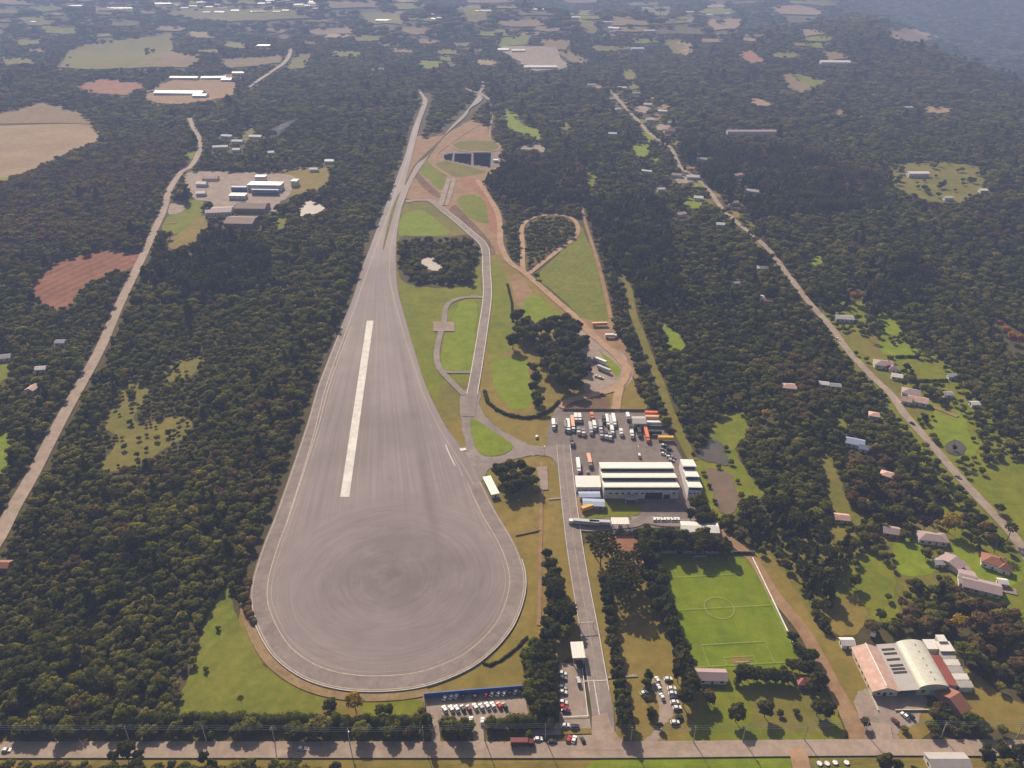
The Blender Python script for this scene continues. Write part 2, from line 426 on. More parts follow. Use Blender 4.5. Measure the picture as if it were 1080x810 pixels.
def strip_mesh(name, P, w0, w1, off):
    """a strip along a world polyline, draped"""
    Q = [P[0]]
    for a, b in zip(P, P[1:]):
        k = max(1, int(math.hypot(b[0]-a[0], b[1]-a[1]) / 30))
        Q += [(a[0] + (b[0]-a[0]) * i / k, a[1] + (b[1]-a[1]) * i / k) for i in range(1, k + 1)]
    L, Rr = ribbon(Q, w0, w1); mb = MB(); vs = []
    z = lambda p: float(hgt(p[0], p[1])) + off + max(0, p[1] - 1240) * .0018
    for l, r in zip(L, Rr): vs += [(l[0], l[1], z(l)), (r[0], r[1], z(r))]
    mb.add(vs, [(2*i+1, 2*i+3, 2*i+2, 2*i) for i in range(len(L) - 1)])
    me = bpy.data.meshes.new(name); me.from_pydata(mb.v, [], mb.f); me.update(); return me, L, Rr
def road(name, mat, pts, w0, w1=None, lvl=.3, label=None, mask=True, grow=1.5):
    W = [gp(*p) for p in pts]
    P = crom([(w.x, w.y) for w in W], False, 6)
    me, L, Rr = strip_mesh(name, P, w0, w1, off_next(lvl)); me.materials.append(M[mat])
    if mask:
        L2, R2 = ribbon(P, w0 + grow * 2, (w1 or w0) + grow * 2)
        for i in range(len(P) - 1):
            q = []
            for p in (L2[i], L2[i+1], R2[i+1], R2[i]):
                q.append(proj(p[0], p[1], float(hgt(*p))))
            stamp(q)
    tag(link(name, me), label, kind='structure'); return P
def line(name, mat, P, w, lvl=.55):
    me, _, _ = strip_mesh(name, P, w, w, off_next(lvl)); me.materials.append(M[mat])
    return tag(link(name, me), kind='structure')
def wl(pts): return [(gp(*p).x, gp(*p).y) for p in pts]
# ------------------------------------------------------------------ foliage meshes
def leaves(cent, rad, n, size, squash=1., r=rng):
    """n leaf clumps over ellipsoid lobes; cent (k,3), rad (k,3)"""
    cent = np.asarray(cent, float); rad = np.asarray(rad, float)
    area = (rad[:, 0] * rad[:, 1] + rad[:, 0] * rad[:, 2]); k = r.choice(len(cent), n, p=area / area.sum())
    d = r.normal(size=(n, 3)); d /= np.linalg.norm(d, axis=1, keepdims=True)
    d[:, 2] = np.where(d[:, 2] < -.35, -d[:, 2], d[:, 2])
    c = cent[k] + d * rad[k] * r.uniform(.72, 1.08, (n, 1))
    nr = d + r.normal(size=(n, 3)) * .55; nr /= np.linalg.norm(nr, axis=1, keepdims=True)
    u = np.cross(nr, r.normal(size=(n, 3))); u /= np.linalg.norm(u, axis=1, keepdims=True); w = np.cross(nr, u)
    s = size * r.uniform(.6, 1.35, (n, 1)); u = u * s; w = w * s * r.uniform(.55, 1., (n, 1))
    # a bent leaf clump: two triangles' worth of quad with its tip dropped
    V = np.stack([c - u, c - w * .8, c + u - nr * s * .35, c + w * .8], 1).reshape(-1, 3)
    Fq = np.arange(n * 4).reshape(n, 4)
    nn = d * .8 + nr * .5; nn /= np.linalg.norm(nn, axis=1, keepdims=True)
    return V, Fq, np.repeat(nn, 4, 0)
ICO = None
def ico(c, r, seed=0, amp=.18):
    global ICO
    if ICO is None:
        bm = bmesh.new(); bmesh.ops.create_icosphere(bm, subdivisions=2, radius=1.)
        ICO = (np.array([v.co[:] for v in bm.verts]), [tuple(v.index for v in f.verts) for f in bm.faces]); bm.free()
    V, Fc = ICO; rr = np.random.default_rng(seed)
    return np.asarray(c) + V * np.asarray(r) * (1 + rr.uniform(-amp, amp, (len(V), 1))), Fc
def crown_mesh(name, cent, rad, n, size, mat, core=.8):
    V, Fq, NN = leaves(cent, rad, n, size); vs = V.tolist(); NN = NN.tolist(); fs = [tuple(f) for f in Fq.tolist()]
    for i, (c, r) in enumerate(zip(cent, rad)):
        a, b = ico(c, np.asarray(r) * core, i + 5); o = len(vs)
        dd = (a - np.asarray(c)) / np.asarray(r); NN += (dd / np.linalg.norm(dd, axis=1, keepdims=True)).tolist()
        vs += a.tolist(); fs += [tuple(j + o for j in f) for f in b]
    me = bpy.data.meshes.new(name); me.from_pydata(vs, [], fs); me.update()
    for p in me.polygons: p.use_smooth = True
    me.normals_split_custom_set_from_vertices(NN); me.materials.append(mat); return me
def trunk_mesh(name, hgt_, r, limbs=3, spread=1.5, top=None):
    mb = MB(); top = top or hgt_
    mb.tube([(0, 0, -.5), (.05, 0, hgt_ * .5), (.0, .06, hgt_)], r, r * .55, 6)
    for i in range(limbs):
        a = 6.28 * i / limbs + .5
        mb.tube([(0, 0, hgt_ * .75), (math.cos(a) * spread * .5, math.sin(a) * spread * .5, hgt_ * .95), (math.cos(a) * spread, math.sin(a) * spread, hgt_ * 1.2)], r * .5, r * .2, 5)
    return mb.mesh(name, M['bark'])
KIND = {}
def kind(name, cent, rad, n, size, mat, th, tr, limbs=3, spread=1.5, core=.8):
    KIND[name] = (crown_mesh(name + '_crown', cent, rad, n, size, mat, core), trunk_mesh(name + '_trunk', th, tr, limbs, spread))
def lobes(seed, h, r, k, flat=.8):
    g = np.random.default_rng(seed); c = [(0, 0, h * .62)]; q = [(r * .72, r * .72, h * .34)]
    for i in range(k):
        a = 6.283 * (i + g.uniform(-.25, .25)) / k; d = r * g.uniform(.42, .68); s = r * g.uniform(.36, .52)
        c.append((math.cos(a) * d, math.sin(a) * d, h * g.uniform(.45, .82))); q.append((s, s, s * flat))
    return c, q
for i in range(5):
    c, q = lobes(30 + i, 6.6, 2.9, 6 + i % 3); kind('broad%d' % i, c, q, 380, .62, M['leafA'], 3.2, .2)
for i in range(2):
    c, q = lobes(50 + i, 6.8, 3., 7); kind('brown%d' % i, c, q, 340, .6, M['leafC'], 3.4, .2, core=.6)
for i in range(3):
    c, q = lobes(60 + i, 7.2, 3., 7); kind('dark%d' % i, c, q, 420, .6, M['leafB'], 3.4, .22)
    c, q = lobes(80 + i, 6.8, 3., 7); kind('fresh%d' % i, c, q, 420, .55, M['leafG'], 3.2, .2)
for nm, mt in (('orange', 'leafO'), ('gold', 'leafY'), ('purple', 'leafP'), ('magenta', 'leafM')):
    c, q = lobes(90, 6.6, 3., 8); kind(nm, c, q, 420, .5, M[mt], 3.2, .2, core=.55)
for i in range(2):   # tall eucalyptus-like crowns
    g = np.random.default_rng(70 + i); c = []; q = []
    for k in range(11):
        z = 5.5 + k * .95; a = k * 2.4; d = 1.5 * math.sin(min(1, k / 7) * 2.2 + .6)
        s = g.uniform(1.3, 2.1) * (1.15 - k * .05); c.append((math.cos(a) * d, math.sin(a) * d, z)); q.append((s, s, s * .95))
    kind('tall%d' % i, c, q, 620, .65, M['leafB'], 9., .3)
for i in range(2):   # cypress-like cones
    g = np.random.default_rng(75 + i); c = []; q = []
    for k in range(9):
        t = k / 8; s = 2.3 * (1 - t) ** .8 + .45; a = k * 2.6; c.append((math.cos(a) * .35, math.sin(a) * .35, 1.6 + t * 10.6)); q.append((s, s, 1.25))
    kind('cypress%d' % i, c, q, 560, .6, M['leafB'], 5., .22, limbs=2, spread=.6)
for i in range(2):   # araucaria: bare trunk, flat candelabra of tufted limbs
    g = np.random.default_rng(78 + i); c = []; q = []; mb = MB()
    mb.tube([(0, 0, -.5), (.1, 0, 8), (0, .1, 15.)], .38, .2, 7)
    for tier, (z, rr, kk) in enumerate(((11.6, 4.3, 9), (13.2, 4.6, 9), (14.6, 3.2, 7), (15.4, 1.2, 3))):
        for k in range(kk):
            a = 6.283 * (k + .5 * tier) / kk + g.uniform(-.15, .15); d = rr * g.uniform(.85, 1.1)
            e = (math.cos(a) * d, math.sin(a) * d, z + .8); c.append(e); s = g.uniform(.85, 1.15); q.append((s, s, .7))
            c.append((e[0] * .6, e[1] * .6, z + .4)); q.append((.65, .65, .5))
            mb.tube([(0, 0, z - .7), (e[0] * .55, e[1] * .55, z - .1), e], .12, .06, 4)
    KIND['araucaria%d' % i] = (crown_mesh('araucaria_crown', c, q, 760, .5, M['leafB'], .6), mb.mesh('araucaria_trunk', M['bark']))
c, q = lobes(99, 2.4, 1.5, 6); kind('shrub0', c, q, 240, .32, M['leafA'], .8, .08)
c, q = lobes(98, 2.4, 1.5, 6); kind('shrub1', c, q, 240, .32, M['leafG'], .8, .08)
KH = dict(broad=6.6, brown=6.8, dark=7.2, fresh=6.8, orange=6.6, gold=6.6, purple=6.6, magenta=6.6, tall=16., cypress=13., araucaria=16., shrub=2.5)
def kbase(k): return k.rstrip('0123456789')
def place_tree(kname, x, y, h, name, label, group=None, cat='tree', wide=1.):
    s = h / KH[kbase(kname)]; z = float(hgt(x, y))
    r = thing(name, label, cat, (x, y, z), random.uniform(0, 6.28), group, (s * wide, s * wide, s))
    link('crown', KIND[kname][0], r)
    link('trunk', KIND[kname][1], r)
    return r
def pick(k):
    o = [n for n in KIND if kbase(n) == k]; return random.choice(o)
def tree(k, px, py, h, label, group=None, name='tree', cat='tree', wide=1., grounded=False):
    """px, py: the crown's middle in the photo, or the foot with grounded"""
    p = gp(px, py) if grounded else gpz(px, py, h * .6)
    if k in ('orange', 'gold', 'purple', 'magenta') : q = proj(p.x, p.y, 0); w = h * .45 * F / (p.y * CP + H * SP); stamp([(px - w, py - w), (px + w, py - w), (px + w, q[1] + w * 1.6), (px - w, q[1] + w * 1.6)])
    return place_tree(pick(k), p.x, p.y, h, name, label, group, cat, wide)
def hedge(name, W, w, h, label, group=None, mat='leafB', size=.42, dens=5.5, cat='hedge', bumpy=.25):
    """clipped leafy strip along world polyline W"""
    L = 0; seg = []
    for a, b in zip(W, W[1:]): l = math.hypot(b[0]-a[0], b[1]-a[1]); seg.append((a, b, l)); L += l
    c = []; q = []
    for a, b, l in seg:
        k = max(1, int(l / (w * .55)))
        for i in range(k):
            t = (i + .5) / k; s = 1 + random.uniform(-bumpy, bumpy)
            c.append((a[0] + (b[0]-a[0]) * t + random.uniform(-.12, .12) * w, a[1] + (b[1]-a[1]) * t + random.uniform(-.12, .12) * w, h * .48)); q.append((w * .55 * s, w * .55 * s, h * .52 * s))
    o = np.array(c[0]) * (1, 1, 0); cc = (np.array(c) - o).tolist()
    me = crown_mesh(name, cc, q, int(L * (w + h) * dens / 2), size, M[mat], .86)
    ob = link(name, me); ob.location = o; return tag(ob, label, cat, group)
# ------------------------------------------------------------------ the setting: ground
def axis(lo, a, b, hi, fine, coarse):
    return np.concatenate([np.arange(lo, a, coarse), np.arange(a, b, fine), np.arange(b, hi + 1, coarse)])
xs = axis(-12000, -3600, 4500, 12000, 45, 700); ys = axis(-1500, -300, 1240, 1240, 300, 300)
ys = np.concatenate([np.arange(-1500, 1200, 300), np.arange(1215, 6300, 45), np.arange(6300, 15001, 500)])
GX, GY = np.meshgrid(xs, ys); GZ = hgt(GX, GY)
nx, ny = len(xs), len(ys)
V = np.stack([GX, GY, GZ], -1).reshape(-1, 3)
I = np.arange(nx * ny).reshape(ny, nx)
Q = np.stack([I[:-1, :-1], I[:-1, 1:], I[1:, 1:], I[1:, :-1]], -1).reshape(-1, 4)
me = bpy.data.meshes.new('terrain'); me.from_pydata(V.tolist(), [], Q.tolist()); me.update(); me.materials.append(M['ground'])
for p in me.polygons: p.use_smooth = True
tag(link('terrain', me), kind='structure')

# the works' open ground
patch('dry_ground', 'dry', [(516,262),(527,265),(545,285),(600,326),(625,352),(645,372),(664,392),(671,411),(682,430),(650,435),(600,434),(590,432),(580,445),(578,472),(560,471),(537,462),(515,445),(503,430),(502,415),(503,390),(507,350),(513,312),(510,280)], .04)
patch('dry_ground', 'dry', [(500,490),(515,486),(535,480),(560,473),(583,474),(590,490),(594,530),(603,580),(612,640),(618,664),(608,690),(592,700),(585,745),(556,752),(552,733),(447,741),(440,756),(340,757),(300,722),(262,680),(255,640),(300,600),(480,520)], .04)
patch('olive_ground', 'olive', [(423,226),(430,212),(455,213),(475,230),(497,246),(509,258),(510,285),(512,313),(508,350),(503,388),(496,412),(487,417),(486,455),(492,472),(480,473),(464,445),(448,412),(434,372),(424,335),(416,305),(414,288),(414,260)], .04)
patch('dry_ground', 'dirt', [(452,166),(470,143),(484,134),(498,127),(513,132),(516,146),(528,152),(532,162),(529,176),(514,186),(512,196),(520,214),(528,232),(528,262),(524,268),(510,256),(496,246),(478,231),(464,221),(455,213),(430,210),(428,206),(441,180)], .04)
patch('dirt', 'dirt', [(450,146),(468,143),(439,172),(426,196),(432,172),(440,144)], .045, jit=.4)
patch('lawn', 'lawn', [(427,299),(440,302),(465,304),(497,301),(498,284),(503,278),(508,312),(504,350),(499,392),(487,404),(466,404),(461,420),(448,408),(437,370),(428,337),(422,309)], .06)
patch('lawn', 'bright', [(486,318),(502,318),(501,350),(497,390),(470,390),(466,378),(470,350),(480,330)], .075)
patch('dirt', 'dry', [(468,440),(486,440),(491,472),(483,472),(474,456)], .065)
patch('lawn', 'olive', [(423,226),(428,218),(450,218),(470,233),(491,247),(470,250),(440,251),(420,249)], .06)
patch('lawn', 'bright', [(424,228),(444,222),(462,234),(474,246),(440,249),(421,247)], .07)
patch('lawn', 'lawn', [(449,171),(453,170),(470,185),(471,191),(464,200),(455,192),(443,181)], .06)
patch('embankment', 'embank', [(441,182),(446,187),(456,197),(464,205),(462,209),(452,203),(441,192),(438,186)], .065)
patch('embankment', 'embank', [(474,221),(480,216),(487,222),(496,232),(508,244),(516,254),(523,266),(517,268),(510,254),(498,242),(480,230)], .065)
patch('lawn', 'lawn', [(483,209),(495,205),(507,208),(513,217),(517,229),(514,236),(500,232),(490,225),(484,216)], .06)
patch('red_earth', 'red', [(486,190),(500,188),(510,196),(520,214),(527,232),(526,246),(518,244),(515,232),(513,217),(503,202),(489,195)], .062)
patch('lawn', 'olive', [(460,174),(472,170),(495,176),(512,181),(505,184),(490,186),(478,186),(470,181)], .062)
patch('lawn', 'olive', [(478,152),(492,148.5),(518,149.5),(525,153),(520,159),(493,160),(482,156)], .06)
patch('gravel_pad', 'yard', [(464,165),(474,159),(531,159.5),(529,169),(518.5,178),(496,176),(470,170)], .08, sm=False)
patch('meadow', 'mown', [(566,292),(590,267),(612,241),(618,250),(632,282),(643.5,335),(613,335),(600,322),(580,304)], .06, jit=.6)
patch('dirt', 'dirt', [(612,336),(644,336),(650,352),(664,372),(676,405),(664,392),(640,372),(622,353)], .05)
patch('orange_earth', 'dirt', [(540,293),(550,291),(564,316),(560,325),(545,322),(541,308)], .07)
patch('lawn', 'bright', [(518.5,380),(530,377),(554,377.6),(557,393),(561,420),(553,431),(540,431),(528,420),(520,403)], .07)
patch('lawn', 'bright', [(549,325),(562,310),(575,318),(590,332),(585,340),(560,337)], .07)
patch('lawn', 'lawn', [(519,276),(528,281),(535,296),(541,328),(545,352),(540,368),(516,374),(514,340),(517,305)], .06)
patch('gravel_lot', 'gravel', [(614,342),(628,350),(640,364),(656,372),(668,394),(660,408),(644,414),(618,416),(615,380),(610,360)], .07)
patch('lawn', 'bright', [(633,371),(640,376),(652,386),(655,394),(650,397),(643,390)], .085)
patch('lawn', 'dry', [(655,417),(673,414),(682,426),(680,432),(654,433)], .07)
patch('ploughed_plot', 'embank', [(596,427),(620,419),(640,417),(643,427),(635,432),(612,434),(596,434)], .07)
patch('lawn', 'bright', [(497,441.5),(505,445),(518,454),(537,467),(541,472),(535,478),(521,481.5),(509,480),(501,471),(496,453)], .6, jit=.3, mask=True)
# asphalt
patch('yard', 'yard', [(588,428),(594,434.5),(692,434.5),(707,462),(720,484),(746,550),(742,557),(690,557),(640,563),(612,557),(606,540),(604,505),(592,512),(587,490),(578,478),(577,452),(582,440)], .2, sm=False)
patch('road_junction', 'asphalt', [(487,414),(506,412),(506,428),(515,443),(537,459),(561,470),(578,471),(592,474),(596,495),(587,490),(580,482),(559,481),(530,488.5),(515,496),(510,506),(496,508),(481,474),(491,470),(487,449)], .35)
patch('grass_strip', 'lawn', [(599,496),(604,496),(606,518),(601,519)], .36, sm=False)
patch('lawn', 'lawn', [(636,527),(672,530),(676,540),(662,546),(640,546),(622,548),(616,544),(632,540)], .36)
patch('dirt', 'dirt', [(607,524),(636,526),(636,538),(618,546),(607,541)], .33)
patch('red_earth', 'red', [(643,562),(668,562),(675,578),(680,606),(668,606),(655,590),(640,575)], .07)
patch('gravel', 'gravel', [(665,545),(690,545),(692,552),(670,554)], .37, sm=False)
# below the pad
patch('meadow', 'mown', [(240,618),(246,640),(256,662),(270,690),(290,712),(320,730),(342,738),(335,753),(330,760),(180,762),(190,733),(202,705),(216,657),(226,636)], .06)
patch('lawn', 'lawn', [(385,741),(440,738),(442,754),(390,757)], .07)
patch('car_park', 'gravel', [(447,736),(553,728),(557,754),(552,762),(448,762)], .1, sm=False)
patch('car_park', 'gravel', [(590,699),(607,700),(613,708),(622,757),(624,774),(560,776),(560,764),(590,762)], .1, sm=False)
patch('grass_strip', 'dry', [(592,768.5),(624,768.5),(625,774),(591,774.5)], .2, sm=False)
patch('driveway', 'highway', [(456,757),(462,757),(465,786),(455,786)], .16, sm=False)
patch('driveway', 'highway', [(500,756),(509,756),(511,786),(499,786)], .16, sm=False)
patch('roadside', 'rough', [(-600,768),(0,764),(150,767),(365,772),(455,770),(560,772),(560,785),(-600,788)], .04, sm=False, mask=False)
patch('lawn', 'dry', [(613,578),(640,566),(668,575),(690,590),(700,640),(722,690),(742,712),(740,760),(722,784),(660,786),(645,768),(632,700),(618,620)], .045)
patch('east_car_park', 'gravel', [(686,718),(702,719),(712,745),(708,757),(700,764),(692,785),(676,786),(692,768),(694,742)], .1)
patch('football_pitch', 'pitch', [(690,585),(795,585),(846,703),(738,709),(715,660)], .08, sm=False)
patch('lawn', 'lawn', [(736,704),(846,698),(866,720),(884,756),(880,782),(735,784),(728,770),(742,735)], .055)
patch('lawn', 'olive', [(800,732),(840,724),(862,735),(876,770),(820,772),(795,760)], .065)
patch('grass_bank', 'dry', [(796,586),(815,588),(850,640),(862,660),(884,676),(905,684),(930,730),(962,737),(985,752),(972,780),(912,780),(866,690),(845,660),(815,622)], .05)
patch('hall_yard', 'gravel', [(903,734),(915,727),(950,727),(976,735),(968,762),(948,774),(948,786),(915,786),(906,760)], .1)
patch('roadside', 'rough', [(640,786),(735,783),(900,780),(1080,784),(1700,786),(1700,800),(640,800)], .04, sm=False, mask=False)
patch('verge', 'dry', [(-600,797),(540,800),(860,796),(1000,800),(1700,800),(1700,812),(1250,850),(-170,850),(-600,812)], .05, sm=False, mask=False)
patch('verge', 'bright', [(640,801),(825,799),(828,820),(640,822)], .07, mask=True)
patch('verge', 'olive', [(860,797),(915,797),(960,803),(965,820),(855,820)], .07, mask=True)
stamp([(-560,782),(1638,782),(1638,804),(-560,804)])
stamp([(360,795),(830,797),(830,830),(360,830)])
# lawns in the wood on the right
for mt, pts in (('lawn', [(752,450),(764,437),(785,436),(789,455),(776,474),(790,500),(806,520),(790,532),(780,541),(756,547),(737,508),(731,486),(744,466)]),
                ('bright', [(943,572),(965,567),(986,598),(976,607),(950,606),(944,590)]),
                ('lawn', [(905,590),(925,585),(945,610),(935,640),(905,640),(880,625)]),
                ('bright', [(1004,574),(1032,584),(1083,602),(1090,640),(1060,634),(1035,624),(1010,600)]),
                ('lawn', [(1058,538),(1095,536),(1095,572),(1078,566)]),
                ('bright', [(985,434),(1002,431),(1018,437),(1022,457),(1032,470),(1022,485),(1003,480),(990,462),(982,448)]),
                ('lawn', [(1025,505),(1050,489),(1090,484),(1092,524),(1056,532),(1042,520)]),
                ('bright', [(926,333),(938,331),(948,342),(950,352),(934,351)]),
                ('bright', [(930,360),(965,365),(969,375),(934,374)]),
                ('lawn', [(944,379),(978,379),(994,388),(996,398),(972,401),(960,390)]),
                ('olive', [(884,350),(900,352),(930,358),(935,374),(914,375),(900,367)]),
                ('olive', [(896,390),(912,380),(925,392),(945,400),(958,420),(975,432),(962,440),(940,418),(915,395)]),
                ('bright', [(856,271),(869,271),(865,280),(857,279)]),
                ('bright', [(697,341),(712,349),(722,359),(722,367),(706,370),(702,355)]),
                ('olive', [(860,480),(872,476),(885,500),(892,525),(905,545),(890,548),(876,530)]),
                ('lawn', [(918,640),(935,630),(950,642),(938,656),(922,654)]),
                ('bright', [(530,116),(544,120),(551,132),(573,136),(571,148.5),(560,144),(548,139.5),(533,136)]),
                ('bright', [(664,152),(685,153),(686,163),(672,167),(664,160)]),
                ('lawn', [(616,178),(630,180),(627,200),(621,196)]),
                ('bright', [(676,137),(684,136),(690,148),(680,150)]),
                ('bright', [(720,212),(735,204),(746,214),(732,220)]),
                ('olive', [(936,175),(960,171),(990,170),(1020,172),(1043,178),(1040,192),(1020,212),(988,213),(960,206),(943,196)]),
                ('lawn', [(1065,620),(1095,610),(1095,650),(1070,640)]),
                ('dry', [(870,640),(900,628),(915,645),(905,668),(880,668)]),
                ('dry', [(1000,720),(1020,705),(1060,735),(1095,750),(1095,775),(1050,768),(1015,745)]),
                ('lawn', [(880,440),(890,438),(896,452),(886,456)]),
                # left side
                ('bright', [(0,452),(8,455),(11,470),(5,500),(-12,505),(-14,460)]), ('lawn', [(-20,378),(0,376),(13,378),(10,395),(-5,406),(-20,400)]),
                ('bright', [(-30,180),(0,180),(13,182),(10,190),(-25,193)]),
                ('olive', [(172,392),(190,380),(213,376),(214,386),(194,401),(176,402)]),
                ('olive', [(130,405),(150,401),(157,410),(150,425),(141,440),(152,447),(190,438),(203,446),(196,460),(170,476),(150,490),(120,498),(104,491),(118,475),(122,460),(108,450),(115,435),(127,425)]),
                ('lawn', [(195,214),(212,211),(214,225),(190,245),(172,246),(176,230)]), ('dry', [(190,245),(212,228),(222,235),(200,262),(180,262),(170,258)]),
                ('dry', [(285,182),(330,176),(352,180),(345,196),(318,204),(300,208),(296,195)]), ('lawn', [(288,226),(303,226),(305,238),(290,243)]),
                ('lawn', [(196,160),(206,158),(205,166),(196,168)]), ('olive', [(255,138),(268,136),(270,146),(256,148)])):
    patch('lawn' if mt != 'rough' else 'rough_meadow', mt, pts, .05 if mt != 'bright' else .06)
# red earth, fields
patch('red_soil_pit', 'redfield', [(84,268),(110,265),(145,264),(141,281),(112,291),(90,302),(80,318),(62,327),(48,322),(34,312),(33,300),(58,280)], .05)
patch('bare_field', 'tan', [(-60,131),(0,133),(60,131),(100,133),(106,146),(67,163),(36,178),(0,188),(-70,190)], .05)
patch('ploughed_field', 'brownf', [(-60,118),(0,120),(43,109),(70,114),(102,130),(60,130),(-60,130)], .05)
for nm, mt, pts in (('pasture', 'olive', [(57,72),(77,50),(137,42),(183,36),(187,50),(173,60),(157,72),(100,74)]),
                    ('ploughed_field', 'brownf', [(137,72),(177,55),(213,60),(200,72)]),
                    ('ploughed_field', 'red', [(78,92),(110,83),(147,87),(153,93),(133,101),(100,99)]),
                    ('pasture', 'brownf', [(233,63),(300,58),(297,67),(240,73)]), ('pasture', 'olive', [(312,60),(330,55),(323,71),(299,76)]),
                    ('works_yard', 'dirt', [(150,104),(160,92),(190,82),(247,78),(250,96),(240,103),(200,110),(158,109)]),
                    ('pasture', 'olive', [(30,9),(60,5),(75,10),(45,14)]), ('pasture', 'olive', [(170,14),(215,8),(300,10),(330,20),(240,24)]),
                    ('pasture', 'olive', [(378,14),(427,13),(424,27),(390,26)]), ('pasture', 'brownf', [(410,32),(445,29),(465,33),(440,38)]),
                    ('pasture', 'olive', [(480,8),(510,6),(516,22),(495,26)]), ('pasture', 'lawn', [(525,40),(560,38),(557,48),(525,50)]),
                    ('ploughed_field', 'brownf', [(570,43),(603,43),(596,54),(575,50)]), ('pasture', 'olive', [(610,21),(625,24),(630,37),(618,36)]),
                    ('pasture', 'olive', [(653,72),(670,74),(673,86),(660,84)]), ('works_yard', 'gravel', [(525,50),(585,50),(600,72),(565,76),(545,66)]),
                    ('pasture', 'brownf', [(590,56),(606,54),(624,68),(600,66)]), ('pasture', 'olive', [(697,42),(720,43),(727,60),(708,56)]),
                    ('ploughed_field', 'tan', [(813,9),(840,6),(867,12),(866,17),(820,16)]), ('ploughed_field', 'tan', [(745,22),(783,19),(782,31),(752,33)]),
                    ('pasture', 'brownf', [(840,32),(860,31),(873,36),(850,39)]), ('ploughed_field', 'tan', [(932,32),(960,30),(990,40),(975,46),(945,44)]),
                    ('pasture', 'lawn', [(834,78),(871,85),(857,93)]), ('ploughed_field', 'brownf', [(822,78),(834,79),(856,93),(845,100),(828,92)]),
                    ('ploughed_field', 'red', [(776,57),(790,53),(808,64),(790,68)]), ('ploughed_field', 'tan', [(712,44),(730,46),(732,58),(718,58)]),
                    ('pasture', 'brownf', [(867,56),(885,54),(898,62),(875,65)]), ('pasture', 'tan', [(790,104),(806,105),(820,112),(796,112)]),
                    ('ploughed_field', 'tan', [(972,113),(1003,112),(1006,118),(980,120)]), ('pasture', 'brownf', [(875,116),(893,115),(894,122),(878,121)]),
                    ('pasture', 'olive', [(675,10),(705,6),(712,14),(690,18)]), ('pasture', 'olive', [(20,20),(55,18),(60,26),(30,28)]),
                    ('pasture', 'brownf', [(340,3),(400,2),(395,9),(350,10)]), ('pasture', 'olive', [(585,128),(602,130),(600,140),(588,139)])):
    patch(nm, mt, pts, .06, sm='ang', jit=5)
rg_ = random.Random(5)
for x, y, w_, mt in ((648,100,5,'olive'),(660,108,5,'dry'),(678,116,6,'gravel'),(690,124,6,'dirt'),(700,134,7,'gravel'),(712,150,5,'olive'),(668,92,5,'olive'),(700,112,6,'dirt'),(722,190,7,'gravel'),(738,196,5,'bright'),(752,212,6,'olive'),(775,226,6,'dry'),(792,236,6,'olive'),(728,176,5,'dirt'),(760,205,5,'dry'),(690,168,4,'bright'),(676,128,5,'olive'),(800,258,6,'olive'),(812,280,6,'dry'),(630,92,5,'dirt')):
    w_ *= 1.5; patch('garden_plot', mt, [(x + w_ * math.cos(a) * rg_.uniform(.7, 1.2), y + w_ * .42 * math.sin(a) * rg_.uniform(.7, 1.2)) for a in np.linspace(0, 6.2832, 7)[:-1]], .06, sm='ang', jit=1.5)
rf_ = random.Random(11)
FLD = []
tries = 0
while len(FLD) < 84 and tries < 2000:
    tries += 1
    x = rf_.uniform(-10, 870); y = rf_.uniform(1, 74) if x < 640 else rf_.uniform(2, 60)
    if rf_.random() < y / 130: continue
    w_ = rf_.uniform(9, 26) * (1 + (70 - y) / 160); h_ = w_ * rf_.uniform(.1, .2) * (.6 + y / 90)
    bx_ = [int(x - w_) + MO, int(x + w_) + MO, int(y - h_) + 60, int(y + h_) + 61]
    if MASK[bx_[2]:bx_[3], bx_[0]:bx_[1]].any(): continue
    sk = rf_.uniform(-.5, .5) * w_; q = [(x - w_ + rf_.uniform(0, .4) * w_, y - h_ + rf_.uniform(-.3, .3) * h_), (x + w_ * rf_.uniform(.5, 1) + sk * .3, y - h_ * rf_.uniform(.6, 1)), (x + w_ * rf_.uniform(.7, 1), y + h_ * rf_.uniform(.3, 1)), (x + sk * .6, y + h_ * rf_.uniform(.7, 1.1)), (x - w_ * rf_.uniform(.6, 1), y + h_ * rf_.uniform(.3, 1))]
    FLD.append(q); mt = rf_.choice(['olive', 'olive', 'brownf', 'rough', 'tan', 'lawn', 'brownf'])
    patch('ploughed_field' if mt in ('brownf', 'tan') else 'pasture', mt, q, .06, sm='ang', jit=5)
def unstamp(pts):
    global MASK
    keep = MASK.copy(); kh = MASKH.copy(); MASK[:] = False; stamp(pts); MASKH[:] = kh & ~MASK; MASK[:] = keep & ~MASK
unstamp([(421,254),(440,251),(470,252),(492,250),(503,258),(501,275),(496,284),(495,298),(465,300),(440,298),(429,294),(422,280)])
patch('wood_floor', 'ground', [(421,252),(440,249),(470,250),(492,248),(505,257),(503,275),(498,284),(497,300),(465,303),(440,301),(427,297),(420,285)], .09, mask=False)
patch('garden_ground', 'lawn', [(868,325),(940,322),(975,360),(1010,395),(1045,440),(1100,480),(1100,640),(1040,640),(1000,600),(985,520),(950,470),(905,400)], -.27, mask=False)
patch('garden_ground', 'olive', [(790,590),(850,560),(930,540),(1000,560),(990,640),(900,655),(850,660),(820,620)], -.27, mask=False)
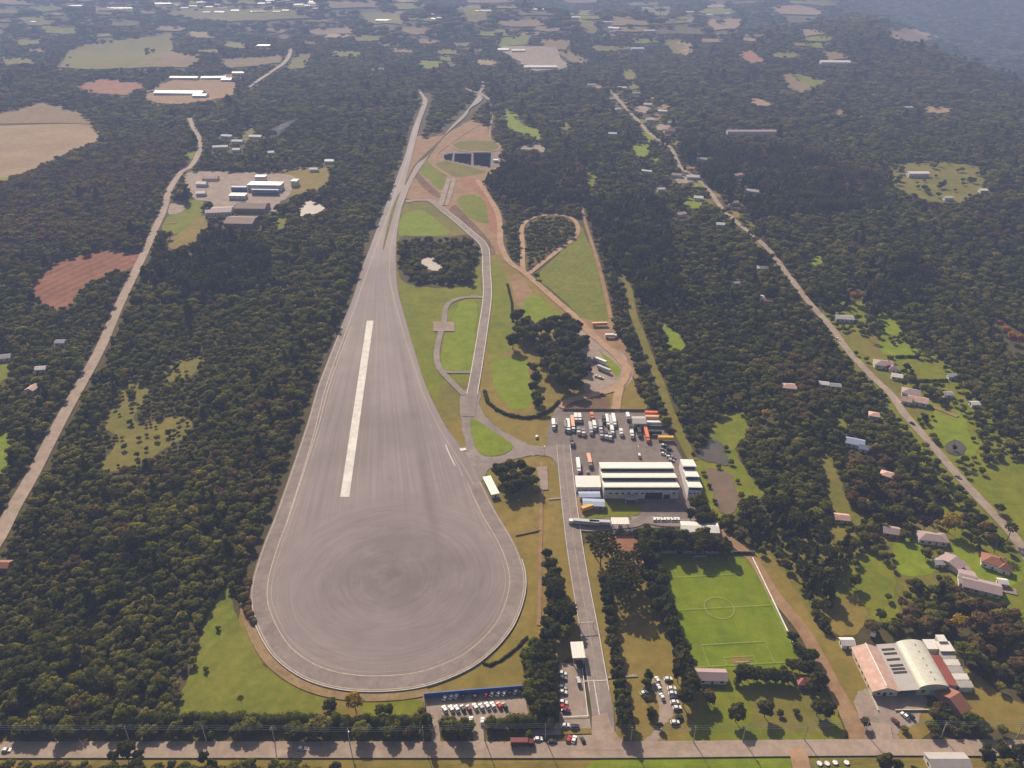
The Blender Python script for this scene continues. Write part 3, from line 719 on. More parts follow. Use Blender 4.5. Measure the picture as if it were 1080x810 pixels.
# water
patch('pond', 'pond', [(740,467),(752,464),(763,470),(768,490),(755,489),(733,481)], .12)
patch('muddy_pond', 'mudpond', [(745,496),(757,495),(770,501),(775,514),(779,528),(774,541),(760,541),(752,520)], .12)
patch('lawn_pond', 'pond', [(997,470),(1006,464),(1015,468),(1018,476),(1010,481),(1000,478)], .14)
patch('wood_pond', 'palepond', [(443,276),(450,272),(457,272),(461,278),(468,281),(462,286),(452,284)], .12)
patch('mill_pond', 'palepond', [(317,218),(327,212),(336,215),(345,217.5),(335,225),(322,227),(315,229)], .12)
patch('mill_yard', 'gravel', [(195,184),(212,181),(240,181),(300,184),(312,190),(304,208),(296,213),(286,226),(256,213),(238,226),(222,230),(224,214),(205,210),(196,196)], .07)
patch('mill_car_park', 'gravel', [(181,214),(195,213),(192,224),(178,226)], .07)
patch('solar_yard', 'gravel', [(538,158),(552,154),(566,152),(575,157),(572,161),(556,158)], .07)
# ------------------------------------------------------------------ roads
TRACK = [(441,96.7),(445,103),(445.7,108.7),(441,122),(435,137),(428,161.5),(418.5,187),(410,209),(402,230),(388,267),(383,280),(372,315),(360,345),(337,403),(323,450),(293,537),(279,572),(268,605),(264,628),(266,648),(277,675),(293,697),(322,717),(360,728),(405,730),(450,724),(493,707),(520,687),(540,663),(551,637),(554.5,613),(550,591),(540,568),(523,540),(507,508),(492,480),(470,450),(450,410),(437,370),(428,338.5),(420,309),(418,288),(417.6,272),(418.5,250),(423,224),(428,208),(435,191),(448,171),(463,149.5),(470,142),(491,123.5),(496,115),(506.5,108),(509,103),(504,103),(492.6,117),(478,132),(468.5,143),(452,164),(439,174.5),(427,196),(433,171),(440,143),(443.5,130),(451,108),(447.5,102),(443,95)]
stamp(TRACK)
def tidx(px, py): return min(range(len(TRACK)), key=lambda i: (TRACK[i][0]-px)**2 + (TRACK[i][1]-py)**2)
TW = wl(TRACK); TS = crom(TW, True, 6)
# tan verge round the bulb, then the tarmac, then the paler ring lane and its lines
i0, i1 = tidx(360, 345), tidx(507, 508)
bulb = crom(TW, True, 8)[i0 * 8:i1 * 8 + 1]
lo, _ = ribbon(bulb, 1.); 
def inset(P, d):
    L, Rr = ribbon(P, abs(d) * 2); cx, cy = -69.7, 380
    f = lambda S: sum(math.hypot(a - cx, b - cy) for a, b in S)
    inn, out = (L, Rr) if f(L) < f(Rr) else (Rr, L)
    return inn if d > 0 else out
k0, k1 = tidx(264, 628), tidx(450, 724)
bl = crom(TW, True, 8)[k0 * 8:k1 * 8 + 1]; wp = inset(bl, -5.5) + inset(bl, 4.)[::-1]
wpatch('pad_verge', 'verge', wp, .10)
for q in [proj(x, y, 0) for x, y in inset(bl, -8.)]: stamp([(q[0]-5, q[1]-4), (q[0]+5, q[1]-4), (q[0]+5, q[1]+4), (q[0]-5, q[1]+4)])
wpatch('test_track', 'pad', TS, .42); PZ = .42 + LAY[0] * .0013
a, b = inset(bulb, .25), inset(bulb, 9.)
mb = MB()
def band(name, mt, P, Qq, z):
    mb = MB(); vs = []
    for p, q in zip(P, Qq): vs += [(p[0], p[1], z), (q[0], q[1], z)]
    mb.add(vs, [(2*i, 2*i+1, 2*i+3, 2*i+2) for i in range(len(P) - 1)])
    return tag(mb.obj(name, M[mt]), kind='structure')
band('ring_lane', 'lane', a, b, PZ + .03)
for d, mt, w in ((.8, 'yellowpaint', .45), (9., 'yellowpaint', .5), (11.5, 'yellowpaint', .2)):
    band('lane_line', mt, inset(bulb, d), inset(bulb, d + w), PZ + .06)
for pts, w_ in (([(507,106),(494,117),(474,137),(455,157),(440,178)], 34), ([(446,97),(449,108),(441,130),(433,158),(423,187)], 26), ([(409,211),(401,230),(387,267),(371,315),(359,345),(336,403),(322,450),(300,515),(279,572),(266,620)], 10)):
    L, Rr = ribbon(crom(wl(pts), False, 4), w_)
    for i in range(len(L) - 1): stamp([proj(p[0], p[1], float(hgt(*p))) for p in (L[i], L[i+1], Rr[i+1], Rr[i])])
# low concrete edge of the pad's lower rim
j0, j1 = tidx(266, 648), tidx(550, 591)
rim = crom(TW, True, 8)[j0 * 8:j1 * 8 + 1]
LO = inset(rim, -.45); LI = inset(rim, .02)
mb = MB(); n = len(rim)
vs = []
for p, q in zip(LO, LI): vs += [(p[0], p[1], -.3), (p[0], p[1], .95), (q[0], q[1], .95), (q[0], q[1], .43)]
fs = []
for i in range(n - 1):
    for k in range(3): fs.append((4*i+k, 4*i+k+1, 4*i+4+k+1, 4*i+4+k))
mb.add(vs, fs); tag(mb.obj('barrier', M['conc']), 'low concrete barrier curving round the lower rim of the test pad', 'barrier')
# edge lines up the straight and the broad white strip
for pts, mt, w in (([(300,560),(328,470),(345,405),(367,345),(390,280),(408,230),(420,196),(432,160),(442,124)], 'yellowpaint', .5),
                   ([(500,512),(486,488),(462,450),(444,410),(431,370),(422,338),(414,309),(411,288),(412,262),(417,240),(424,214),(436,190)], 'yellowpaint', .35),
                   ([(470,470),(474,480),(480,492)], 'paint', .55), ([(478,482),(484,494),(488,503)], 'yellowpaint', .4)):
    line('track_line', mt, crom(wl(pts), False, 4), w, .5)
wpatch('white_strip', 'strip', wl([(387,339),(394,339),(368.5,525),(359,525)]), .5)
wpatch('grass_wedge', 'olive', wl([(423,202),(419,213),(413,234),(405,263.5),(403.5,263),(407.5,243),(413,222),(419,207)]), .47)
wpatch('stop_mark', 'paint', wl([(484.5,474),(491,473.5),(492,475.5),(486,476.5)]), .5)
# works roads
road('works_road', 'asphalt', [(428,213),(440,211.5),(454,212),(466,221),(480,231.5),(496,245.5),(507,255),(512,264),(513,285),(514,312.6),(509,350),(503,388),(498,416),(494,440)], 9.5, lvl=.36)
road('works_loop', 'asphalt', [(513,314),(498,313.5),(486,315),(475,319),(470,326),(468.5,338),(464,355),(460.5,373),(463,388),(474,401),(490,417)], 5.2, lvl=.34)
road('works_loop', 'asphalt', [(464,391),(476,393),(500,393)], 4, lvl=.33)
wpatch('crossing_pad', 'gravel', wl([(457,340),(479,340),(479.5,350),(457,350)]), .4)
for dd in (-4.2, 4.2):
    P = crom(wl([(466,221),(480,231.5),(496,245.5),(507,255),(512,264),(513,285),(514,312.6),(509,350),(503,388),(498,416)]), False, 5)
    L, Rr = ribbon(P, 8.4); line('road_line', 'paint', L if dd < 0 else Rr, .45, .5)
road('twin_road', 'gravel', [(476,188),(473,200),(467,217)], 15, lvl=.3)
line('embankment_line', 'embank', wl([(475.5,191),(468,217)]), 1.6, .5)
road('entrance_road', 'asphalt', [(594,470),(599,520),(603,553),(607,583),(614,625),(621,663),(627,700),(633,735),(636,757),(636,790)], 10.5, lvl=.36)
P = crom(wl([(594,470),(599,520),(603,553),(607,583),(614,625),(621,663),(627,700),(632,730)]), False, 5)
L, Rr = ribbon(P, 9.6)
line('road_line', 'paint', L, .3, .5); line('road_line', 'yellowpaint', P, .25, .5); line('road_line', 'paint', Rr, .2, .5)
for pts in ([(614,706),(617,730),(620,756)], [(592,757),(621,756)], [(626,718),(632,755)], [(616,719.5),(641,718.5)]):
    line('bay_line', 'paint', wl(pts), .4, .5)
patch('road_mouth', 'highway', [(624,757),(640,752),(644,766),(652,778),(662,785),(662,792),(600,792),(600,777),(624,776)], .38, sm=False)
road('works_lane', 'asphalt', [(604,546),(612,556),(628,557),(646,555),(668,553),(680,549),(700,552),(735,552)], 7, lvl=.35)
road('footpath', 'gravel', [(579,527),(590,526),(594,525)], 1.6, lvl=.2)
road('footpath', 'gravel', [(640,715),(655,714),(672,713)], 1.6, lvl=.2)
road('boundary_track', 'dirt', [(571,488),(571,530),(570,580),(569,640),(568,660)], 2.2, lvl=.12)
# dirt roads
road('dirt_road', 'dirtroad', [(503,190),(509,198),(520,215),(526,228),(527.5,243),(528.5,259),(537,276),(552,287),(565,298),(590,320),(606,334),(621,350),(637,364),(652,378),(661,391),(655,405),(643,412),(619,418),(600,423),(590,430)], 7, lvl=.2)
road('dirt_road', 'dirtroad', [(654,408),(651,420),(649,435)], 7, lvl=.2)
road('dirt_road', 'dirtroad', [(552,287),(551,274),(551.5,260),(550,244),(553,236),(562,230),(578,227),(596,228),(606,233),(610,243),(604,253),(592,262),(574,276),(558,289)], 5.5, lvl=.18)
road('dirt_path', 'dirt', [(613,215),(616,230),(622,250),(630,275),(640,315),(644,336)], 4, lvl=.16)
road('dirt_road', 'tan', [(452,170),(461,178),(474,186),(478,189)], 5, lvl=.2)
road('dirt_road', 'tan', [(459,173),(459,166),(464,159),(481,147),(495,138),(508,129)], 5, lvl=.2)
road('dirt_road', 'tan', [(474,152),(482,158),(500,160.5),(522,159.5),(528,156),(524,151),(517,147),(517,135),(519,124),(516,116)], 5, lvl=.2)
road('track_spur', 'asphalt', [(506,106),(506,98),(510,92),(509,85)], 9, lvl=.2)
road('track_spur', 'asphalt', [(516,106),(508,100),(499,97),(490,94)], 9, lvl=.2)
road('red_road', 'red', [(441,142),(452,141),(466,143)], 6, lvl=.2)
road('field_track', 'dirt', [(758,560),(768,569),(793,590),(817,628),(846,664),(862,692),(880,727),(896,757),(906,782)], 5.5, 9, lvl=.2)
road('highway', 'highway', [(-620,793),(-150,792),(100,791.5),(400,791.5),(640,791.5),(800,790),(940,789),(1100,790),(1250,792),(1720,794)], 8.4, lvl=.3)
road('driveway', 'highway', [(928,764),(931,778),(935,790)], 9, lvl=.31)
road('driveway', 'dirtroad', [(838,790),(843,800),(846,815)], 8, lvl=.31)
road('valley_road', 'highway', [(-130,783),(-90,720),(-40,640),(-15,590),(0,565),(14,537),(35,500.5),(68,437),(105,370),(126,322),(151,270),(163,243),(173,221),(179,200.5),(191,182),(201,176),(209,163),(211,150),(207,140),(203,133),(200,125)], 10, 8, lvl=.2, grow=1.3)
road('valley_road', 'highway', [(262,93),(270.5,87),(287,76),(299,68),(305,60),(307,52)], 10, 12, lvl=.25)
road('country_road', 'lane_road', [(1250,800),(1185,720),(1120,640),(1098,610),(1078,580),(1064,560),(1033,527),(1010,502),(993,482),(973,459),(953,436),(940,417),(920,398),(907,384),(893,369),(877,346),(853,319),(830,289),(810,263),(792,247),(763,222),(747,200),(733,187),(718,177),(708,157),(687,143),(672,127),(653,107),(640,92)][:18], 7., 6.5, lvl=.2, grow=-.2)
road('country_road', 'lane_road', [(833,293),(830,289),(810,263),(792,247),(763,222),(747,200),(733,187),(718,177),(708,157),(687,143),(672,127),(653,107),(640,92)], 6, 8, lvl=.19, grow=-1.1)
road('dirt_path', 'dirt', [(190,214),(202,210)], 5, lvl=.2); road('dirt_path', 'dirt', [(176,236),(186,235)], 4, lvl=.2)
road('farm_lane', 'gravel', [(1012,592),(1030,612),(1050,620),(1072,625)], 5, lvl=.2)
road('farm_lane', 'dirt', [(952,420),(985,430),(1010,440)], 4, lvl=.2)
# the mown cut under the pylon line
road('clearing_strip', 'olive', [(653,289),(662,302),(668,332),(675.5,351),(683,372),(693,397),(698,409),(705,430),(718,460),(731,486)], 7, lvl=.1, grow=1)
# football pitch markings
PU = Vector((-5.3, 75.3)).normalized(); PV = Vector((PU.y, -PU.x))
PB = Vector((147.0, 282.0))                        # near right corner
def pp(s, t): v = PB - PV * s + PU * t; return (v.x, v.y)
PL, PWD = 78., 60.
mk = [[pp(0,0), pp(PWD,0), pp(PWD,PL), pp(0,PL), pp(0,0)], [pp(0,PL/2), pp(PWD,PL/2)]]
for s in (0, 1):
    f = (lambda t: t) if s == 0 else (lambda t: PL - t)
    for wd, dp in ((34, 14), (15.5, 5)):
        mk.append([pp(30-wd/2, f(0)), pp(30-wd/2, f(dp)), pp(30+wd/2, f(dp)), pp(30+wd/2, f(0))])
mk.append([pp(30 + 8*math.cos(a*.2094), PL/2 + 8*math.sin(a*.2094)) for a in range(31)])
for P in mk: line('pitch_line', 'linewhite', P, .28, .2)

for t in (3.5, PL - 3.5):
    c = pp(30, t); wpatch('worn_goalmouth', 'dry', crom([(c[0] + 6.5 * math.cos(a) * random.uniform(.6, 1.1), c[1] + 3.2 * math.sin(a) * random.uniform(.6, 1.1)) for a in np.linspace(0, 6.2832, 10)[:-1]]), -.13)

patch('scrub_ground', 'rough', [(552,284),(552,262),(551,244),(555,236),(565,231),(580,228),(597,229),(606,235),(608,244),(601,254),(588,263),(570,277)], -.36, mask=False)
# ------------------------------------------------------------------ buildings
def clear_box(x, y, w, d, rz, h, grow=1.2):
    c, s = math.cos(rz), math.sin(rz); z0 = float(hgt(x, y))
    for z in (0, h):
        q = []
        for a, b in ((-1,-1),(1,-1),(1,1),(-1,1)):
            u, v = a * (w / 2 + grow), b * (d / 2 + grow); q.append(proj(x + u*c - v*s, y + u*s + v*c, z0 + z))
        stamp(q)
    q = []
    for a, b, z in ((-1,-1,0),(1,-1,0),(1,-1,h),(-1,-1,h)):
        u, v = a * (w / 2 + grow), b * (d / 2 + grow); q.append(proj(x + u*c - v*s, y + u*s + v*c, z0 + z))
    stamp(q)
def gable(w, d, h, rise, over=.6, th=.25, cx=0., cy=0.):
    mb = MB(); x0, x1 = cx - w/2 - over, cx + w/2 + over; yd = d/2 + over; e = h - over * rise / (d/2)
    P = [(-yd, e), (0, h + rise), (yd, e), (yd, e + th), (0, h + rise + th), (-yd, e + th)]
    mb.loft([[(x, cy + a, z) for a, z in P] for x in (x0, x1)]); return mb
def hip(w, d, h, rise, over=.6, th=.2, cx=0., cy=0.):
    mb = MB(); a, b = w/2 + over, d/2 + over; r = max(.2, a - b)
    v = [(-a,-b,h-.1),(a,-b,h-.1),(a,b,h-.1),(-a,b,h-.1),(-a,-b,h+th),(a,-b,h+th),(a,b,h+th),(-a,b,h+th),(-r,0,h+th+rise),(r,0,h+th+rise)]
    v = [(p[0]+cx, p[1]+cy, p[2]) for p in v]
    return mb.add(v, [(3,2,1,0),(0,1,5,4),(1,2,6,5),(2,3,7,6),(3,0,4,7),(4,5,9,8),(6,7,8,9),(5,6,9),(7,4,8)])
def gwalls(w, d, h, rise, cx=0., cy=0.):
    mb = MB(); P = [(-d/2, -.5), (d/2, -.5), (d/2, h), (0, h + rise), (-d/2, h)]
    mb.loft([[(cx + x, cy + a, z) for a, z in P] for x in (-w/2, w/2)]); return mb
def openings(root, w, d, h, wm='glass', door=True, n=None, wz=None, cx=0., cy=0.):
    n = n or max(1, int(w / 4)); wz = wz or min(h * .55, 1.7)
    ww = min(1.6, w / n * .45)
    for sd in (-1, 1):
        for i in range(n):
            x = cx - w/2 + w * (i + .5) / n; dr = door and sd == -1 and i == n // 2
            if dr:
                MB().box((x, cy - d/2 - .03, 1.05), (1.1, .1, 2.1)).obj('door', M['door'], root)
            else:
                f = MB().box((x, cy + sd * (d/2 + .02), wz), (ww, .08, 1.2)).obj('window', M[wm], root)
    for sd in (-1, 1):
        MB().box((cx + sd * (w/2 + .02), cy, wz), (.08, ww, 1.2)).obj('window', M[wm], root)
def house(px, py, w, d, h, rot, roof, wall, label, style='gable', rise=None, name='house', cat='house', group=None, wing=None, far=False, chimney=False, lm=None):
    p = gp(px, py) if gp(px, py).y > 1250 else gpz(px, py, h)
    rz = R(rot); z = float(hgt(p.x, p.y))
    r = thing(name, label, cat, (p.x, p.y, z), rz, group); rise = rise if rise is not None else d * .22
    def one(w, d, h, cx, cy):
        if style == 'gable':
            gwalls(w, d, h, rise, cx, cy).obj('wall', M[wall], r); ro = gable(w, d, h, rise, cx=cx, cy=cy).obj('roof', M[roof], r)
        elif style == 'hip':
            MB().box((cx, cy, h/2 - .25), (w, d, h + .5 - .25)).obj('wall', M[wall], r); ro = hip(w, d, h, rise, cx=cx, cy=cy).obj('roof', M[roof], r)
        else:
            MB().box((cx, cy, h/2 - .25), (w, d, h + .5)).obj('wall', M[wall], r)
            ro = MB().box((cx, cy, h + .17), (w + .6, d + .6, .3)).obj('roof', M[roof], r)
        if not far or h > 5: openings(r, w, d, h, cx=cx, cy=cy)
        return ro
    ro = one(w, d, h, 0, 0)
    if chimney: MB().box((w * .25, d * .12, h + rise * .9), (.8, .8, 1.8)).obj('chimney', M['wallb'], ro)
    if wing: ww, wd, wx, wy = wing; one(ww, wd, h - .35, wx, wy)
    clear_box(p.x, p.y, w, d, rz, h * .6, 1.2 if not far else 3)
    if wing: clear_box(p.x + wing[2]*math.cos(rz) - wing[3]*math.sin(rz), p.y + wing[2]*math.sin(rz) + wing[3]*math.cos(rz), wing[0], wing[1], rz, h)
    return r
# the assembly hall with its saw-tooth roof
def sawtooth(name, px, py, w, bays, bl, h0, gh, label, cat, wallm, rz=0., glassm='glazing'):
    p = gp(px, py); r = thing(name, label, cat, (p.x, p.y, 0), rz); d = bays * bl; h1 = h0 + gh
    mb = MB()
    for sd in (-1, 1):
        pr = [(0, -.3), (d, -.3), (d, h0)]
        for b in range(bays - 1, -1, -1):
            pr += [(b * bl, h1)] + ([(b * bl, h0)] if b else [])
        x0, x1 = (sd * w/2, sd * (w/2 - .3)); mb.loft([[(x, a, z) for a, z in pr] for x in (x0, x1)])
    mb.box((0, .15, h0/2), (w - .6, .3, h0)); mb.box((0, d - .15, h0/2), (w - .6, .3, h0))
    mb.obj('wall', M[wallm], r)
    for b in range(bays):
        y0 = b * bl
        P = [(y0 - .9, h1 + .18), (y0 + bl - .12, h0 + .12), (y0 + bl - .12, h0 - .1), (y0 - .9, h1 - .05)]
        MB().loft([[(x, a, z) for a, z in P] for x in (-w/2 - .3, w/2 + .3)]).obj('roof', M['roofwhite'], r)
        g = MB().box((0, y0 + .25, h0 + gh / 2), (w - .8, .12, gh - .1)).obj('skylight', M[glassm], r)
    clear_box(p.x, p.y + d / 2, w, d, rz, h1); return r
fac = sawtooth('assembly_hall', 675.5, 526.2, 49, 3, 10.4, 7.2, 2.9, 'long white factory hall with three saw-tooth roof ridges on the works yard', 'factory', 'wall')
MB().box((8.5, -.1, 2.6), (11, .25, 5.2)).obj('door', M['dark'], fac)
MB().box((17, -.1, 1.8), (4, .25, 3.6)).obj('door', M['dark'], fac)
for x in (-20, -16, -12, -8, -3, 1, 21.5): MB().box((x, -.04, 4.6), (1.8, .14, 1.1)).obj('window', M['glass'], fac)
mb = MB(); mb.box((-7, -3, 4.1), (8, 6, .3)); fp = mb.obj('porch_roof', M['roofgrey'], fac)
for x in (-10.6, -3.4): MB().box((x, -5.7, 2), (.4, .4, 4)).obj('porch_post', M['conc'], fac)
sm = sawtooth('office_block', 731.5, 527, 8.5, 3, 11.6, 7.6, 3.0, 'narrow white three-step building beside the right end of the factory hall', 'office', 'trim', -.03, 'blueglass')
for z in (2., 5.2):
    for x in (-2.4, 0, 2.4): MB().box((x, -.04, z), (1.3, .14, 1.2)).obj('window', M['blueglass'], sm)
house(620, 508, 16, 12, 5, 0, 'roofwhite', 'wall', 'flat white-roofed annexe adjoining the left end of the factory hall', 'flat', name='annexe', cat='annexe')
house(621.5, 521.5, 13, 5, 3.6, 0, 'roofblue', 'wall', 'low pale blue roof just below the white annexe of the factory', 'gable', .6, name='workshop', cat='workshop')
house(626, 530, 13, 6.5, 3.6, -4, 'roofblue', 'wallb', 'dark blue-grey roofed shed above the yellow trailer', 'gable', .7, name='shed', cat='shed')
house(738, 556, 22, 9, 4.5, -3, 'roofwhite', 'wall', 'white-roofed building half hidden by trees at the top right corner of the football pitch', 'gable', 1.0, name='store_building', cat='building')
house(517.8, 511.8, 5, 20, 3.2, 18, 'roofwhite', 'wall', 'long narrow white-roofed shed between the test track and the round clump of trees', 'flat', name='shed', cat='shed')
house(674, 443, 9, 9, 5.5, 0, 'roofgrey', 'conc', 'grey open shed at the back edge of the truck yard', 'gable', 1.2, name='shed', cat='shed')
# roofs on posts
def canopy(px, py, w, d, h, rz, mat, label, name='canopy', cat='canopy'):
    p = gpz(px, py, h); r = thing(name, label, cat, (p.x, p.y, 0), R(rz))
    MB().box((0, 0, h + .3), (w, d, .6)).obj('roof', M[mat], r)
    for a in (-1, 1):
        for b in (-1, 1): MB().box((a * (w/2 - .8), b * (d/2 - .8), h/2), (.4, .4, h)).obj('post', M['conc'], r)
    MB().box((0, 0, 1.4), (2.2, 3, 2.8)).obj('booth', M['wall'], r)
    clear_box(p.x, p.y, w, d, R(rz), h); return r
canopy(654, 550, 11, 6.5, 5, 0, 'roofwhite', 'white flat canopy over the inner works gate, trucks waiting beside it', 'gate_canopy')
canopy(609.3, 686, 6.6, 10.5, 5.5, 3, 'roofwhite', 'white flat-roofed gatehouse canopy straddling the entrance road lanes', 'gatehouse', 'gatehouse')
# clubhouse hall and its lean-tos, lower right
def hall():
    g = lambda x, y, z: gpz(x, y, z)
    A, B = g(970, 723, 7.), g(945.5, 677.5, 7.); ax = (Vector((B.x - A.x, B.y - A.y, 0))); L = ax.length; ang = math.atan2(ax.y, ax.x) - math.pi / 2
    C = g(1000, 722, 7.); wd = 14.5; c = Vector((math.cos(ang), math.sin(ang), 0)); u = ax.normalized()
    o = Vector((A.x, A.y, 0)) + c * wd / 2
    r = thing('clubhouse', 'large hall with pale arched metal roof between pink-tiled and red-roofed wings', 'hall', o, ang)
    n = 14; ring = lambda y, k: [(wd/2 * k * math.cos(math.pi * i / n) * 1., y, 5.4 + 3.1 * k * math.sin(math.pi * i / n)) for i in range(n + 1)]
    mb = MB()
    out, inn = 1.03, .985; vs = []
    for y in (-.6, L + .6): vs.append(ring(y, out) + ring(y, inn)[::-1])
    mb.loft(vs).obj('arched_roof', M['roofarch'], r)
    mb = MB(); vs = [[(-wd/2 + .3, y, -.3)] + [(-p[0] * .96, y, p[2]) for p in ring(0, .97)] + [(wd/2 - .3, y, -.3)] for y in (0, .3)]
    mb.loft(vs); vs = [[(a, y + L - .3, z) for a, y, z in v] for v in vs]; mb.loft(vs)
    for s in (-1, 1): mb.box((s * (wd/2 - .2), L/2, 2.6), (.3, L - .8, 5.6))
    mb.obj('wall', M['green'], r)
    MB().box((1.2, -.06, 2.2), (4.5, .2, 4.2)).obj('door', M['roofblue'], r)
    for x in (-4.5, 5.2): MB().box((x, -.06, 3), (1.8, .2, 1.6)).obj('window', M['glass'], r)
    for i in range(6): MB().tube([(.6, L * (i + .6) / 6.3, 8.3), (.6, L * (i + .6) / 6.3, 9.0)], .32, .32, 8).obj('roof_vent', M['metal'], r)
    # grey lean-to with skylights on the left
    lx = -wd/2 - 5.2; mb = MB()
    P = [(-wd/2 - .2, 5.3), (-wd/2 - 9.6, 4.4), (-wd/2 - 9.6, 4.15), (-wd/2 - .2, 5.05)]
    mb.loft([[(a, y, z) for a, z in P] for y in (-1., L + 1)]).obj('lean_to_roof', M['roofgrey'], r)
    for y in (.36, .44, .52, .66, .8, .9):
        q = MB().box((0, 0, 0), (6.6, 1.3, .1)); o2 = q.obj('skylight', M['dark'], r); o2.location = (-wd/2 - 4.9, L * y, 4.93); o2.rotation_euler = (0, -.095, 0)
    # pink-tiled wing
    wx = -wd/2 - 9.8 - 6.2; mb = MB()
    P = [(wx - 6.2, -.3), (wx + 6.2, -.3), (wx + 6.2, 4.), (wx, 6.4), (wx - 6.2, 4.)]
    mb.loft([[(a, y, z) for a, z in P] for y in (-.5, L - 1)]).obj('wing_wall', M['wallc'], r)
    P = [(wx - 6.9, 3.75), (wx, 6.5), (wx + 6.6, 3.95), (wx + 6.6, 4.2), (wx, 6.8), (wx - 6.9, 4.)]
    mb = MB(); mb.loft([[(a, y, z) for a, z in P] for y in (-1.2, L - .4)]); mb.obj('wing_roof', M['roofpink'], r)
    MB().box((wx, L * .5, 6.82), (.5, L, .15)).obj('ridge_cap', M['trim'], r)
    for x in (-3, 3): MB().box((wx + x, -.55, 1.9), (1.5, .16, 1.4)).obj('window', M['glass'], r)
    MB().box((wx, -.55, 1.3), (1.6, .16, 2.5)).obj('door', M['dark'], r)
    for y in (.15, .3, .45, .6, .75): MB().box((wx - 6.23, L * y, 2.1), (.16, 1.5, 1.3)).obj('window', M['glass'], r)
    # front terrace wall
    MB().box((-8, -9, .5), (27, .35, 1.2)).obj('terrace_wall', M['wallc'], r); MB().box((wx - 6.3, -5, .5), (.35, 8, 1.2)).obj('terrace_wall', M['wallc'], r)
    # red strip on the right and white outbuildings
    P = [(wd/2 + .25, 5.), (wd/2 + 6.2, 4.1), (wd/2 + 6.2, 3.85), (wd/2 + .25, 4.75)]
    MB().loft([[(a, y, z) for a, z in P] for y in (2, L - 6)]).obj('side_roof', M['roofred'], r)
    MB().box((wd/2 + 3.1, L/2 - 2, 1.8), (5.6, L - 9, 3.8)).obj('side_wall', M['wallc'], r)
    for k, (x, y, w, d, h) in enumerate(((wd/2 + 4.5, L + 1., 6, 6, 4.5), (wd/2 + 10.5, L - 1, 7, 6, 5.2), (wd/2 + 10.5, L + 3.5, 4, 4, 6.2))):
        b = MB().box((x, y, h/2 - .2), (w, d, h)).obj('annexe_wall', M['wall'], r); MB().box((x, y, h - .05), (w + .5, d + .5, .3)).obj('annexe_roof', M['roofwhite'], b)
    for k in range(5):
        y = 3.5 + k * 4.4
        b = MB().box((wd/2 + 10, y, 1.8), (6.6, 4., 3.8)).obj('store_wall', M['wall'], r)
        q = MB().box((0, 0, 0), (7.6, 3.4, .2)).obj('store_roof', M['roofwhite' if k % 2 else 'roofgrey'], b); q.location = (wd/2 + 10, y, 3.9); q.rotation_euler = (.12, 0, 0)
    clear_box(o.x - 3, o.y + L/2, 46, L + 8, ang, 6); return r
hall()
house(1005, 738, 6.5, 14, 3.2, 28, 'rooftile', 'wallb', 'low red-tiled outbuilding below the right end of the arched hall', 'gable', name='outbuilding', cat='outbuilding')
house(893.5, 676.5, 6.2, 4.5, 3.2, 0, 'roofwhite', 'trim', 'small white hut on the dry grass left of the arched hall', 'gable', 1.1, name='hut', cat='hut')
house(750.5, 711.5, 14, 6.5, 3.2, -2, 'roofmauve', 'trim', 'low changing room with dark tiled roof and white front by the pitch corner', 'gable', 1.6, name='changing_room', cat='building')
house(850, 717.5, 8, 5.5, 2.8, -3, 'roofred', 'wallb', 'small red-roofed hut among trees below the right corner of the pitch', 'hip', 1.6, name='hut', cat='hut')
# houses along the country road
house(932, 383, 15, 10, 3.4, -14, 'roofmauve', 'wall', 'pale pink-roofed house with magenta blossom at its front', 'hip', 2.2, wing=(7, 6, 7, -6), chimney=True)
house(946, 396, 8, 6, 3, -20, 'roofwhite', 'trim', 'small white house below the pink-roofed house on the country road', 'gable', 1.2)
house(890.5, 334.5, 16, 9, 3.4, -10, 'roofgrey', 'wall', 'pale grey-roofed house beside the orange tree near the road', 'gable', 1.5)
house(961, 413, 13, 9, 4, -25, 'roofmauve', 'wall', 'upper mauve-roofed house of the pair by the road bend, under tall trees', 'hip', 2.2)
house(968, 421, 14, 9, 3.6, -25, 'roofpink', 'wallc', 'lower faded pink house of the pair by the road bend', 'gable', wing=(7, 7, -8, -3))
house(902, 465.5, 12, 8, 3.4, -22, 'roofblue', 'wall', 'blue-grey roofed house alone in the wood left of the road', 'gable', wing=(6, 5, 6, -5))
house(832, 407, 12, 8, 3.4, -12, 'roofpink', 'wallc', 'faded brown-pink roof half sunk in the dark wood', 'hip')
house(869, 404, 7, 5, 3, -15, 'roofwhite', 'wall', 'little pale roof in the wood, left one of two by the bare clearing', 'gable')
house(881, 406, 8, 5, 3, -10, 'roofgrey', 'wall', 'little grey roof in the wood, right one of two by the bare clearing', 'gable')
house(983, 566, 16, 8, 3.4, -10, 'roofmauve', 'wall', 'long pale mauve-roofed house beside the big golden-brown tree', 'hip', 1.8)
house(1048, 591, 12, 9, 3.6, -28, 'rooftile', 'trim', 'brown tile-roofed white house on its own bright lawn', 'hip', 2.4, wing=(6, 5, 6, -3), chimney=True)
house(1004, 592, 8, 12, 3.2, 35, 'roofmauve', 'wallc', 'grey-mauve roof at the upper end of the pale farm lane', 'gable', 1.6)
house(1035, 617, 19, 9, 3.4, -22, 'roofmauve', 'wall', 'long L-shaped mauve-roofed house at the lower edge of the bright lawn', 'gable', 1.8, wing=(8, 12, -7, 4))
house(1057.5, 613, 4.5, 4, 2.8, -10, 'roofwhite', 'trim', 'tiny white garden hut right of the L-shaped house', 'gable', .9, name='hut', cat='hut')
house(940, 559, 9, 7, 3.2, -15, 'roofmauve', 'wallb', 'grey-mauve roof under trees left of the bright triangular lawn', 'gable')
